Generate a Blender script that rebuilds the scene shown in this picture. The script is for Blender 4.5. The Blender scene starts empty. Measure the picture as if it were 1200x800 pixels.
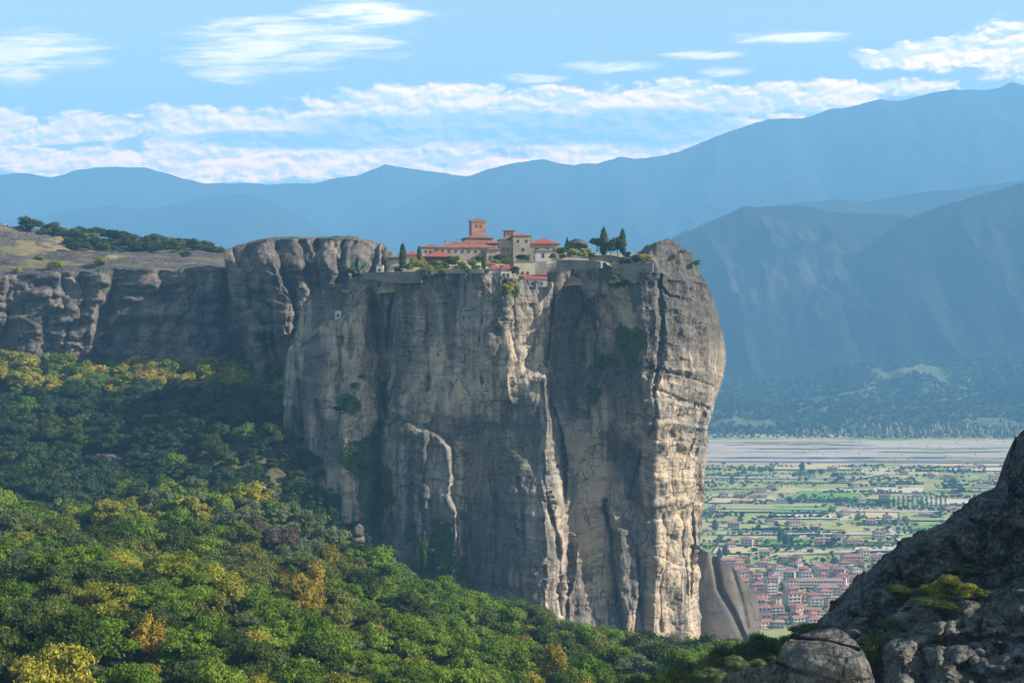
import bpy, math, random
import numpy as np
from mathutils import Vector, Matrix, noise as mnoise

# ------------------------------------------------------------------ camera, sky, sun, exposure
scene = bpy.context.scene
C = scene.collection
FPX = 50.0 / 36.0 * 1200.0          # focal length in photo pixels
HY = 374.0                          # row of the horizon in the photo
cam_d = bpy.data.cameras.new('camera'); cam_d.lens = 50; cam_d.sensor_width = 36
cam_d.shift_y = -(400 - HY) / 1200.0
cam_d.clip_start = 1; cam_d.clip_end = 60000
cam = bpy.data.objects.new('camera', cam_d); C.objects.link(cam)
cam.rotation_euler = (math.radians(90), 0, 0)
scene.camera = cam

HAZE = 0.000142                     # density of the air
SUN_EL = 29.0; SUN_TOWARD = 10.0    # sun stands to the right, 10 degrees to the camera's side
sd = bpy.data.lights.new('sun', 'SUN'); sd.energy = 5.0; sd.angle = math.radians(0.5); sd.color = (1.0, 0.91, 0.79)
sun = bpy.data.objects.new('sun', sd); C.objects.link(sun)
a_ = math.radians(SUN_TOWARD); e_ = math.radians(SUN_EL)
to_sun = Vector((math.cos(a_) * math.cos(e_), -math.sin(a_) * math.cos(e_), math.sin(e_)))
sun.rotation_euler = to_sun.to_track_quat('Z', 'Y').to_euler()

scene.view_settings.view_transform = 'Standard'; scene.view_settings.look = 'None'
scene.view_settings.gamma = 1; scene.view_settings.exposure = 1.72
scene.cycles.use_denoising = True
try: scene.cycles.denoiser = 'OPENIMAGEDENOISE'
except Exception: pass
scene.cycles.volume_max_steps = 64; scene.cycles.max_bounces = 5; scene.cycles.diffuse_bounces = 3; scene.cycles.glossy_bounces = 1
scene.cycles.transmission_bounces = 2; scene.cycles.volume_bounces = 0; scene.cycles.transparent_max_bounces = 4

class NB:
    """small helper for building node trees"""
    def __init__(s, nt): s.nt = nt
    def new(s, t, **kw):
        n = s.nt.nodes.new(t)
        for k, v in kw.items(): setattr(n, k, v)
        return n
    def put(s, sock, v):
        if v is None: return
        if hasattr(v, 'is_output'): s.nt.links.new(v, sock)
        else:
            if sock.type == 'RGBA' and len(v) == 3: v = (*v, 1)
            sock.default_value = v
    def m(s, op, a, b=None, c=None):
        n = s.new('ShaderNodeMath', operation=op); s.put(n.inputs[0], a)
        if b is not None: s.put(n.inputs[1], b)
        if c is not None: s.put(n.inputs[2], c)
        return n.outputs[0]
    def vm(s, op, a, b=None):
        n = s.new('ShaderNodeVectorMath', operation=op); s.put(n.inputs[0], a)
        if b is not None: s.put(n.inputs[1], b)
        return n.outputs[0]
    def sm(s, v, lo, hi, tlo=0.0, thi=1.0):
        n = s.new('ShaderNodeMapRange', interpolation_type='SMOOTHSTEP'); s.put(n.inputs[0], v)
        n.inputs[1].default_value = lo; n.inputs[2].default_value = hi
        n.inputs[3].default_value = tlo; n.inputs[4].default_value = thi
        return n.outputs[0]
    def mix(s, f, a, b, mode='MIX'):
        n = s.new('ShaderNodeMix', data_type='RGBA', blend_type=mode)
        s.put(n.inputs[0], f); s.put(n.inputs[6], a); s.put(n.inputs[7], b)
        return n.outputs[2]
    def noise(s, vec, scale=1.0, detail=4, rough=0.55, dist=0.0):
        n = s.new('ShaderNodeTexNoise'); s.put(n.inputs['Vector'], vec)
        n.inputs['Scale'].default_value = scale; n.inputs['Detail'].default_value = detail
        n.inputs['Roughness'].default_value = rough; n.inputs['Distortion'].default_value = dist
        return n.outputs[0]
    def comb(s, x, y, z):
        n = s.new('ShaderNodeCombineXYZ'); s.put(n.inputs[0], x); s.put(n.inputs[1], y); s.put(n.inputs[2], z)
        return n.outputs[0]
    def sep(s, v):
        n = s.new('ShaderNodeSeparateXYZ'); s.put(n.inputs[0], v); return n.outputs

# world: Nishita sky with clouds laid over it by direction
W = bpy.data.worlds.new('World'); scene.world = W; W.use_nodes = True
W.cycles.sampling_method = 'MANUAL'; W.cycles.sample_map_resolution = 512
nt = W.node_tree; nt.nodes.clear(); b = NB(nt)
sky = b.new('ShaderNodeTexSky', sky_type='NISHITA'); sky.sun_disc = False
sky.sun_elevation = math.radians(SUN_EL); sky.sun_rotation = math.radians(90 + SUN_TOWARD)
sky.altitude = 500; sky.air_density = 1.0; sky.dust_density = 0.6; sky.ozone_density = 1.5
tc = b.new('ShaderNodeTexCoord')
dx, dy, dz = b.sep(tc.outputs['Generated'])
az = b.m('MULTIPLY', b.m('ARCTAN2', dx, dy), 57.2958)           # degrees to the right of the view
el = b.m('MULTIPLY', b.m('ARCSINE', dz), 57.2958)
def AE(px, py):
    a = math.atan((px - 600) / FPX)
    return math.degrees(a), math.degrees(math.atan((HY - py) / FPX * math.cos(a)))
def blobs(lst, azs, els):
    out = None
    for (px, py, wx, wy) in lst:
        a0, e0 = AE(px, py); w = wx / FPX * 57.3; h = wy / FPX * 57.3
        q = b.m('ADD', b.m('POWER', b.m('ABSOLUTE', b.m('MULTIPLY', b.m('SUBTRACT', azs, a0), 1 / w)), 2.0),
                b.m('POWER', b.m('ABSOLUTE', b.m('MULTIPLY', b.m('SUBTRACT', els, e0), 1 / h)), 2.0))
        out = q if out is None else b.m('MINIMUM', out, q)
    return b.m('SUBTRACT', 1.0, out)
streak = b.noise(b.comb(b.m('MULTIPLY', az, 0.35), b.m('MULTIPLY', b.m('SUBTRACT', el, b.m('MULTIPLY', az, 0.06)), 2.6), 3.7), 1.0, 7, 0.62, 0.4)
puff = b.noise(b.comb(b.m('MULTIPLY', az, 0.85), b.m('MULTIPLY', el, 1.6), 1.3), 1.0, 8, 0.6, 0.25)
puff_up = b.noise(b.comb(b.m('ADD', b.m('MULTIPLY', az, 0.85), 0.10), b.m('ADD', b.m('MULTIPLY', el, 1.6), 0.24), 1.3), 1.0, 8, 0.6, 0.25)
wisp_m = blobs([(350, 45, 150, 28), (300, 70, 110, 22), (430, 18, 85, 22), (275, 90, 55, 10), (55, 60, 80, 24), (20, 92, 40, 13), (0, 70, 50, 30),
                (720, 78, 75, 9), (625, 92, 45, 6), (820, 65, 50, 6), (930, 43, 85, 9), (850, 83, 35, 9)], az, el)
wisp = b.sm(b.m('ADD', wisp_m, b.m('MULTIPLY', b.m('SUBTRACT', streak, 0.5), 3.0)), 0.0, 1.3)
wisp = b.m('MULTIPLY', wisp, b.sm(wisp_m, -0.9, 0.1))
puff_m = blobs([(10, 152, 38, 24), (40, 160, 60, 10), (110, 148, 60, 16), (90, 188, 150, 13), (250, 145, 110, 22), (330, 160, 170, 26), (480, 125, 130, 24), (560, 118, 60, 20),
                (520, 150, 230, 30), (700, 125, 160, 24), (800, 115, 90, 20), (760, 155, 200, 28), (900, 120, 90, 22), (980, 112, 60, 18), (1060, 102, 60, 10),
                (1060, 66, 60, 14), (1110, 62, 80, 20), (1190, 60, 50, 34), (400, 190, 300, 22), (700, 182, 130, 18), (200, 195, 200, 18)], az, el)
big_n = b.noise(b.comb(b.m('MULTIPLY', az, 0.22), b.m('MULTIPLY', el, 0.75), 5.1), 1.0, 5, 0.55, 0.2)
puffd = b.sm(b.m('ADD', b.m('ADD', 0.12, b.m('MULTIPLY', puff_m, 1.15)), b.m('ADD', b.m('MULTIPLY', b.m('SUBTRACT', puff, 0.475), 4.2), b.m('MULTIPLY', b.m('SUBTRACT', big_n, 0.5), 1.6))), -0.05, 0.75)
puffd = b.m('MULTIPLY', puffd, b.sm(puff_m, -0.9, 0.1))
# the same kind of clouds further round the horizon, outside the picture
far_n = b.noise(b.comb(b.m('MULTIPLY', dx, 5.0), b.m('MULTIPLY', dy, 5.0), b.m('MULTIPLY', dz, 22.0)), 1.0, 6, 0.55)
outside = b.m('MULTIPLY', b.sm(b.m('ABSOLUTE', az), 21.0, 27.0), b.m('MULTIPLY', b.sm(el, 0.0, 3.0), b.sm(el, 22.0, 8.0)))
far_c = b.m('MULTIPLY', b.sm(far_n, 0.5, 0.62), outside)
low_m = blobs([(560, 150, 230, 22), (760, 150, 120, 26), (650, 160, 210, 12), (360, 165, 160, 12)], az, el)
low = b.sm(b.m('ADD', low_m, b.m('MULTIPLY', b.m('SUBTRACT', puff, 0.5), 1.8)), -0.1, 0.6)
relief = b.sm(b.m('ADD', b.m('SUBTRACT', puff, puff_up), b.m('MULTIPLY', b.m('SUBTRACT', big_n, 0.5), 0.5)), -0.12, 0.16)
shade = b.m('MULTIPLY', relief, b.m('SUBTRACT', 1.0, b.m('MULTIPLY', low, 0.85)))
CL_HI = (22.0, 13.2, 8.8); CL_LO = (9.5, 8.2, 7.6)
pcol = b.mix(low, b.mix(relief, CL_LO, CL_HI), b.mix(relief, (3.6, 5.2, 6.4), (8.5, 7.6, 7.2)))
wcol = b.mix(b.sm(streak, 0.35, 0.62), (10.5, 9.4, 8.6), (15.5, 11.2, 9.2))
hz = b.sm(el, 1.0, 14.0)
skyc = b.mix(1.0, sky.outputs[0], b.mix(hz, (1.1, 1.04, .93), (1.65, 1.24, .82)), 'MULTIPLY')
c1 = b.mix(b.m('MULTIPLY', wisp, 0.85), skyc, wcol)
c2 = b.mix(b.m('MULTIPLY', puffd, 0.9), c1, pcol)
c3 = b.mix(b.m('MULTIPLY', far_c, 0.8), c2, (11.0, 11.0, 11.0))
bg = b.new('ShaderNodeBackground'); b.put(bg.inputs[0], c3); bg.inputs[1].default_value = 0.075
wo = b.new('ShaderNodeOutputWorld'); nt.links.new(bg.outputs[0], wo.inputs[0])

# ------------------------------------------------------------------ helpers
rng = np.random.default_rng(7); random.seed(7)
def P(px, py, D): return ((px - 600) / FPX * D, D, (HY - py) / FPX * D)

def _hash(ix, iy, iz, seed):
    h = (ix.astype(np.uint32) * np.uint32(374761393) + iy.astype(np.uint32) * np.uint32(668265263)
         + iz.astype(np.uint32) * np.uint32(2147483647) + np.uint32((seed * 974711 + 12345) & 0xffffffff))
    h = (h ^ (h >> np.uint32(13))) * np.uint32(1274126177)
    h = (h ^ (h >> np.uint32(16))) * np.uint32(2246822519)
    h = h ^ (h >> np.uint32(15))
    return (h & np.uint32(0xffffff)).astype(np.float32) / np.float32(0xffffff)
def vnoise(x, y, z, seed=0):
    x, y, z = np.broadcast_arrays(np.asarray(x, float), np.asarray(y, float), np.asarray(z, float))
    fx, fy, fz = np.floor(x), np.floor(y), np.floor(z)
    ix, iy, iz = fx.astype(np.int64), fy.astype(np.int64), fz.astype(np.int64)
    tx, ty, tz = x - fx, y - fy, z - fz
    tx = tx * tx * tx * (tx * (tx * 6 - 15) + 10); ty = ty * ty * ty * (ty * (ty * 6 - 15) + 10); tz = tz * tz * tz * (tz * (tz * 6 - 15) + 10)
    r = 0
    for a in (0, 1):
        for c in (0, 1):
            for d in (0, 1):
                w = (tx if a else 1 - tx) * (ty if c else 1 - ty) * (tz if d else 1 - tz)
                r = r + w * _hash(ix + a, iy + c, iz + d, seed)
    return r * 2 - 1
def fbm(x, y, z, seed=0, oct=4, gain=0.5):
    r = 0; a = 1; s = 0
    for k in range(oct):
        r = r + a * vnoise(x * 2 ** k, y * 2 ** k, z * 2 ** k, seed + k * 17); s += a; a *= gain
    return r / s
def ss(v, lo, hi):
    t = np.clip((v - lo) / (hi - lo), 0, 1); return t * t * (3 - 2 * t)
def RBF(pts):
    p = np.array(pts, float); xy = p[:, :2]; n = len(p)
    d = np.linalg.norm(xy[:, None] - xy[None], axis=2)
    A = np.zeros((n + 3, n + 3)); A[:n, :n] = d + np.eye(n) * -2.0
    A[:n, n] = 1; A[:n, n + 1:] = xy / 100; A[n, :n] = 1; A[n + 1:, :n] = (xy / 100).T
    w = np.linalg.solve(A, np.concatenate([p[:, 2], np.zeros(3)]))
    def f(x, y):
        x = np.asarray(x, float); y = np.asarray(y, float); r = w[n] + w[n + 1] * x / 100 + w[n + 2] * y / 100
        for k in range(n): r = r + w[k] * np.sqrt((x - xy[k, 0]) ** 2 + (y - xy[k, 1]) ** 2)
        return r
    return f

def mesh_np(name, V, Fc, smooth=True):
    """V (n,3), Fc (m,3|4) -> mesh"""
    me = bpy.data.meshes.new(name); V = np.asarray(V, np.float32); Fc = np.asarray(Fc, np.int32)
    k = Fc.shape[1]
    me.vertices.add(len(V)); me.vertices.foreach_set('co', V.ravel())
    me.loops.add(Fc.size); me.loops.foreach_set('vertex_index', Fc.ravel())
    me.polygons.add(len(Fc)); me.polygons.foreach_set('loop_start', np.arange(0, Fc.size, k, dtype=np.int32))
    me.update(calc_edges=True)
    if smooth: me.polygons.foreach_set('use_smooth', np.ones(len(Fc), bool))
    return me
def attr(me, name, cols):
    a = me.attributes.new(name, 'FLOAT_COLOR', 'POINT')
    c = np.ones((len(me.vertices), 4), np.float32); c[:, :cols.shape[1]] = cols
    a.data.foreach_set('color', c.ravel())
def obj(name, me, mat=None, parent=None, kind=None, loc=None):
    o = bpy.data.objects.new(name, me); C.objects.link(o)
    if mat is not None and me is not None and len(me.materials) == 0: me.materials.append(mat)
    if parent is not None: o.parent = parent
    if kind: o['kind'] = kind
    if loc is not None: o.location = loc
    return o
def tag(o, label, cat, group=None):
    o['label'] = label; o['category'] = cat
    if group: o['group'] = group
    return o
def empty(name, loc, label, cat, rz=0, group=None):
    o = bpy.data.objects.new(name, None); C.objects.link(o); o.location = loc; o.rotation_euler = (0, 0, rz)
    return tag(o, label, cat, group)
def grid_faces(nu, nv, wrap=False, off=0):
    u = np.arange(nu if wrap else nu - 1); v = np.arange(nv - 1); U, Vv = np.meshgrid(u, v)
    U2 = (U + 1) % nu
    return (np.stack([Vv * nu + U, Vv * nu + U2, (Vv + 1) * nu + U2, (Vv + 1) * nu + U], -1).reshape(-1, 4) + off)
class MB:
    """collects simple solids into one mesh (quads)"""
    def __init__(s): s.v = []; s.f = []; s.mi = []
    def add(s, V, Fs, mi=0):
        o = len(s.v); s.v += [tuple(p) for p in V]; s.f += [tuple(i + o for i in f) for f in Fs]; s.mi += [mi] * len(Fs)
    def box(s, x0, y0, z0, x1, y1, z1, mi=0):
        V = [(x0, y0, z0), (x1, y0, z0), (x1, y1, z0), (x0, y1, z0), (x0, y0, z1), (x1, y0, z1), (x1, y1, z1), (x0, y1, z1)]
        s.add(V, [(0, 3, 2, 1), (4, 5, 6, 7), (0, 1, 5, 4), (1, 2, 6, 5), (2, 3, 7, 6), (3, 0, 4, 7)], mi)
    def roof(s, x0, y0, x1, y1, z, h, kind='hip', over=0.4, th=0.18):
        x0 -= over; y0 -= over; x1 += over; y1 += over; w = x1 - x0; d = y1 - y0
        if kind == 'hip':
            r = min(w, d) / 2 * 0.96
            if w >= d: R = [(x0 + r, (y0 + y1) / 2, z + h), (x1 - r, (y0 + y1) / 2, z + h)]
            else: R = [((x0 + x1) / 2, y0 + r, z + h), ((x0 + x1) / 2, y1 - r, z + h)]
        elif kind == 'gable':
            if w >= d: R = [(x0, (y0 + y1) / 2, z + h), (x1, (y0 + y1) / 2, z + h)]
            else: R = [((x0 + x1) / 2, y0, z + h), ((x0 + x1) / 2, y1, z + h)]
        elif kind == 'lean': R = None
        B = [(x0, y0, z), (x1, y0, z), (x1, y1, z), (x0, y1, z)]; T = [(x, y, zz + th) for x, y, zz in B]
        if kind == 'lean':
            T = [(x0, y0, z + th), (x1, y0, z + th), (x1, y1, z + h + th), (x0, y1, z + h + th)]; B2 = [(x0, y0, z), (x1, y0, z), (x1, y1, z + h), (x0, y1, z + h)]
            s.add(B2 + T, [(0, 3, 2, 1), (4, 5, 6, 7), (0, 1, 5, 4), (1, 2, 6, 5), (2, 3, 7, 6), (3, 0, 4, 7)]); return
        V = B + T + R; F_ = [(0, 3, 2, 1), (0, 1, 5, 4), (1, 2, 6, 5), (2, 3, 7, 6), (3, 0, 4, 7)]
        if w >= d: F_ += [(4, 5, 9, 8), (6, 7, 8, 9), (5, 6, 9), (7, 4, 8)]
        else: F_ += [(5, 6, 9, 8), (7, 4, 8, 9), (4, 5, 8), (6, 7, 9)]
        s.add(V, F_)
    def tube(s, pts, rad, n=6, mi=0):
        rings = []
        for k, (p, r) in enumerate(zip(pts, rad)):
            p = Vector(p); q = Vector(pts[min(k + 1, len(pts) - 1)]) - Vector(pts[max(k - 1, 0)])
            t = q.normalized(); a = t.orthogonal().normalized(); c = t.cross(a)
            rings += [tuple(p + r * (math.cos(2 * math.pi * i / n) * a + math.sin(2 * math.pi * i / n) * c)) for i in range(n)]
        Fs = []
        for k in range(len(pts) - 1):
            for i in range(n):
                j = (i + 1) % n; Fs.append((k * n + i, k * n + j, (k + 1) * n + j, (k + 1) * n + i))
        Fs.append(tuple(range(n))[::-1]); Fs.append(tuple((len(pts) - 1) * n + i for i in range(n)))
        s.add(rings, Fs, mi)
    def mesh(s, name, smooth=False):
        me = bpy.data.meshes.new(name); me.from_pydata(s.v, [], s.f); me.update()
        if smooth: me.polygons.foreach_set('use_smooth', [True] * len(me.polygons))
        return me

# ------------------------------------------------------------------ materials
def base_mat(name):
    m = bpy.data.materials.new(name); m.use_nodes = True; m.node_tree.nodes.clear()
    nb = NB(m.node_tree); out = nb.new('ShaderNodeOutputMaterial')
    p = nb.new('ShaderNodeBsdfPrincipled'); nb.nt.links.new(p.outputs[0], out.inputs[0])
    p.inputs['Specular IOR Level'].default_value = 0.15; p.inputs['Roughness'].default_value = 0.9
    g = nb.new('ShaderNodeNewGeometry')
    return m, nb, p, g.outputs['Position']
def bump(nb, p, h, strength, dist):
    n = nb.new('ShaderNodeBump'); n.inputs['Strength'].default_value = strength; n.inputs['Distance'].default_value = dist
    nb.put(n.inputs['Height'], h); nb.nt.links.new(n.outputs[0], p.inputs['Normal'])
def scl(nb, pos, x, y, z): return nb.vm('MULTIPLY', pos, (x, y, z))

def rock_mat(name, base, light, dark, s=1.0, streaky=1.0, bumpd=0.5, lich_shade=0.45, pebble=0.0):
    """conglomerate / sandstone: strata, water streaks, lichen; attribute 'rk' R = lichen and painted shade, G = fresh stone, B = moss"""
    m, nb, p, pos = base_mat(name)
    at = nb.new('ShaderNodeAttribute', attribute_name='rk'); r, g, bl = nb.sep(at.outputs['Vector'])
    big = nb.noise(scl(nb, pos, .03 * s, .03 * s, .02 * s), 1, 3)
    strata = nb.noise(scl(nb, pos, .02 * s, .02 * s, .45 * s), 1, 5, .6, .3)
    strk = nb.noise(scl(nb, pos, .22 * s, .22 * s, .012 * s), 1, 5, .6, .2)
    strk2 = nb.noise(scl(nb, pos, .7 * s, .7 * s, .05 * s), 1, 4, .6)
    fine = nb.noise(scl(nb, pos, 1.1 * s, 1.1 * s, 1.4 * s), 1, 6, .65)
    fine2 = nb.noise(scl(nb, pos, 4.0 * s, 4.0 * s, 5.0 * s), 1, 4, .7)
    col = nb.mix(nb.sm(nb.m('ADD', big, nb.m('MULTIPLY', strata, .6)), .62, 1.0), base, light)
    col = nb.mix(nb.m('MULTIPLY', g, .9), col, nb.mix(strata, light, tuple(min(1, c * 1.22) for c in light)))
    dk = nb.m('MAXIMUM', nb.m('MULTIPLY', nb.sm(strk, .49, .62), .8 * streaky), nb.m('MULTIPLY', nb.sm(strk2, .54, .74), .45 * streaky))
    dk = nb.m('MULTIPLY', dk, nb.m('SUBTRACT', 1.0, nb.m('MULTIPLY', g, .7)))
    lc = nb.m('MULTIPLY', r, nb.sm(nb.m('ADD', nb.m('MULTIPLY', fine, .6), nb.m('MULTIPLY', strk2, .5)), lich_shade, lich_shade + .2))
    lc = nb.m('ADD', nb.m('MULTIPLY', lc, .5), nb.m('MULTIPLY', r, .48))
    col = nb.mix(nb.m('MAXIMUM', dk, lc), col, dark)
    col = nb.mix(nb.m('MULTIPLY', nb.m('MULTIPLY', nb.sm(strk, .46, .36), .5 * streaky), nb.m('SUBTRACT', 1.0, r)), col, tuple(min(1, c * 1.15) for c in light))
    sp = nb.sm(fine2, .42, .62)
    col = nb.mix(nb.m('MULTIPLY', sp, .28), col, tuple(c * .62 for c in base))
    col = nb.mix(nb.m('MULTIPLY', nb.sm(fine, .55, .75), .3), col, tuple(min(1, c * 1.3) for c in light))
    st2 = nb.sm(nb.noise(scl(nb, pos, .012 * s, .012 * s, 1.3 * s), 1, 3, .5, .2), .56, .64)
    col = nb.mix(nb.m('MULTIPLY', st2, .12), col, dark)
    col = nb.mix(nb.m('MULTIPLY', nb.sm(nb.m('ADD', bl, nb.m('MULTIPLY', fine, .5)), .55, .9), .9), col, (.035, .075, .018))
    col = nb.mix(nb.m('MULTIPLY', r, nb.sm(fine, .25, .7, .35, .85)), col, dark)
    ck = nb.m('ABSOLUTE', nb.m('SUBTRACT', nb.noise(scl(nb, pos, .085 * s, .085 * s, .022 * s), 1, 5, .6, .5), .5)); ck2 = nb.m('ABSOLUTE', nb.m('SUBTRACT', nb.noise(scl(nb, pos, .02 * s, .02 * s, .16 * s), 1, 4, .6, .3), .5))
    ck3 = nb.m('ABSOLUTE', nb.m('SUBTRACT', nb.noise(scl(nb, pos, .3 * s, .3 * s, .12 * s), 1, 4, .6, .3), .5))
    crk = nb.m('MAXIMUM', nb.m('MAXIMUM', nb.m('MULTIPLY', nb.sm(ck, .012, .002), .8), nb.m('MULTIPLY', nb.sm(ck2, .010, .002), .55)), nb.m('MULTIPLY', nb.m('MULTIPLY', nb.sm(ck3, .02, .004), .25), nb.sm(big, .45, .6)))
    col = nb.mix(crk, col, tuple(c * .7 for c in dark))
    blotch = nb.noise(scl(nb, pos, .075 * s, .075 * s, .055 * s), 1, 6, .62, .6)
    col = nb.mix(nb.m('MULTIPLY', nb.sm(blotch, .50, .62), .55), col, tuple(.55 * c + .45 * d for c, d in zip(dark, base)))
    col = nb.mix(nb.m('MULTIPLY', nb.m('MULTIPLY', nb.sm(blotch, .46, .34), .35), nb.m('SUBTRACT', 1.0, r)), col, light)
    hp = None
    if pebble:
        vo = nb.new('ShaderNodeTexVoronoi', feature='F1'); nb.put(vo.inputs['Vector'], pos); vo.inputs['Scale'].default_value = pebble
        cr = nb.sep(vo.outputs['Color'])[0]; col = nb.mix(nb.m('MULTIPLY', nb.sm(cr, .55, .95), .22), col, tuple(min(1, c * 1.7) for c in light)); col = nb.mix(nb.m('MULTIPLY', nb.sm(cr, .4, .1), .25), col, dark)
        hp = nb.m('MULTIPLY', nb.m('SUBTRACT', 1.0, vo.outputs['Distance']), .5)
    nb.put(p.inputs['Base Color'], col)
    h = nb.m('ADD', nb.m('ADD', nb.m('MULTIPLY', fine, .9), nb.m('MULTIPLY', strata, .55)), nb.m('ADD', nb.m('MULTIPLY', fine2, .25), nb.m('MULTIPLY', strk2, .3)))
    h = nb.m('SUBTRACT', h, nb.m('MULTIPLY', crk, .8))
    if hp is not None: h = nb.m('ADD', h, hp)
    bump(nb, p, h, .9, bumpd)
    return m
M = {}
M['rock'] = rock_mat('main_rock', (.255, .235, .21), (.44, .34, .235), (.055, .053, .052))
M['rock_far'] = rock_mat('cliff_rock', (.15, .128, .112), (.28, .22, .165), (.04, .038, .04), s=.9, streaky=.9)
M['rock_near'] = rock_mat('near_rock', (.115, .107, .098), (.20, .185, .16), (.020, .021, .023), s=2.2, streaky=.45, bumpd=.25, lich_shade=.42, pebble=3.2)
M['rock_smooth'] = rock_mat('slab_rock', (.125, .11, .095), (.18, .155, .125), (.06, .055, .05), s=.8, streaky=.35, bumpd=.2)

def simple_mat(name, col, var=.25, sc=1.0, rough=.9, bumpd=0, zs=1.0):
    m, nb, p, pos = base_mat(name); p.inputs['Roughness'].default_value = rough
    n = nb.noise(scl(nb, pos, sc, sc, sc * zs), 1, 4, .6)
    c = nb.mix(nb.sm(n, .3, .7), tuple(x * (1 - var) for x in col), tuple(min(1, x * (1 + var)) for x in col))
    oi = nb.new('ShaderNodeObjectInfo'); k = nb.sm(oi.outputs['Random'], 0, 1, .82, 1.12)
    kk = nb.comb(k, k, k); c = nb.mix(1.0, c, kk, 'MULTIPLY')
    nb.put(p.inputs['Base Color'], c)
    if bumpd: bump(nb, p, n, .8, bumpd)
    return m
def leaf_mat(name, col, col2):
    m, nb, p, pos = base_mat(name)
    n = nb.noise(scl(nb, pos, .35, .35, .35), 1, 3, .6); n2 = nb.noise(scl(nb, pos, 2.2, 2.2, 2.2), 1, 2, .6)
    c = nb.mix(nb.sm(nb.m('ADD', nb.m('MULTIPLY', n, .55), nb.m('MULTIPLY', n2, .6)), .42, .72), tuple(c * .75 for c in col), tuple(c * 1.15 for c in col2))
    oi = nb.new('ShaderNodeObjectInfo'); k = nb.sm(oi.outputs['Random'], 0, 1, .7, 1.3)
    c = nb.mix(1.0, c, nb.comb(k, nb.m('ADD', nb.m('MULTIPLY', k, .7), .3), nb.m('MULTIPLY', k, .9)), 'MULTIPLY')
    nb.put(p.inputs['Base Color'], c); p.inputs['Roughness'].default_value = .75
    p.inputs['Specular IOR Level'].default_value = .08
    tr = nb.new('ShaderNodeBsdfTranslucent'); nb.put(tr.inputs[0], c)
    ms = nb.new('ShaderNodeMixShader'); ms.inputs[0].default_value = .3
    out = [x for x in nb.nt.nodes if x.type == 'OUTPUT_MATERIAL'][0]
    nb.nt.links.new(p.outputs[0], ms.inputs[1]); nb.nt.links.new(tr.outputs[0], ms.inputs[2]); nb.nt.links.new(ms.outputs[0], out.inputs[0])
    return m
LEAF = {
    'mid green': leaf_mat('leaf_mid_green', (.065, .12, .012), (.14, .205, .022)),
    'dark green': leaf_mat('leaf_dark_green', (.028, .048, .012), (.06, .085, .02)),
    'yellow-green': leaf_mat('leaf_yellow_green', (.16, .165, .02), (.27, .25, .035)),
    'golden yellow': leaf_mat('leaf_golden', (.12, .125, .02), (.33, .235, .04)),
    'rust-orange': leaf_mat('leaf_rust', (.085, .075, .025), (.25, .135, .05)),
    'grey-brown': leaf_mat('leaf_grey', (.075, .066, .055), (.12, .10, .08)),
    'grey-green': leaf_mat('leaf_grey_green', (.08, .11, .055), (.13, .16, .075)),
    'bluish green': leaf_mat('leaf_blue_green', (.022, .046, .022), (.04, .068, .03)),  # kept dark to carry the shade of the wooded slope
    'olive': leaf_mat('leaf_olive', (.065, .082, .02), (.13, .145, .035)),
    'pale poplar': leaf_mat('leaf_poplar', (.30, .28, .17), (.46, .41, .26)),
}
M['bark'] = simple_mat('bark', (.10, .08, .06), .3, 3, bumpd=.05)
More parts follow.
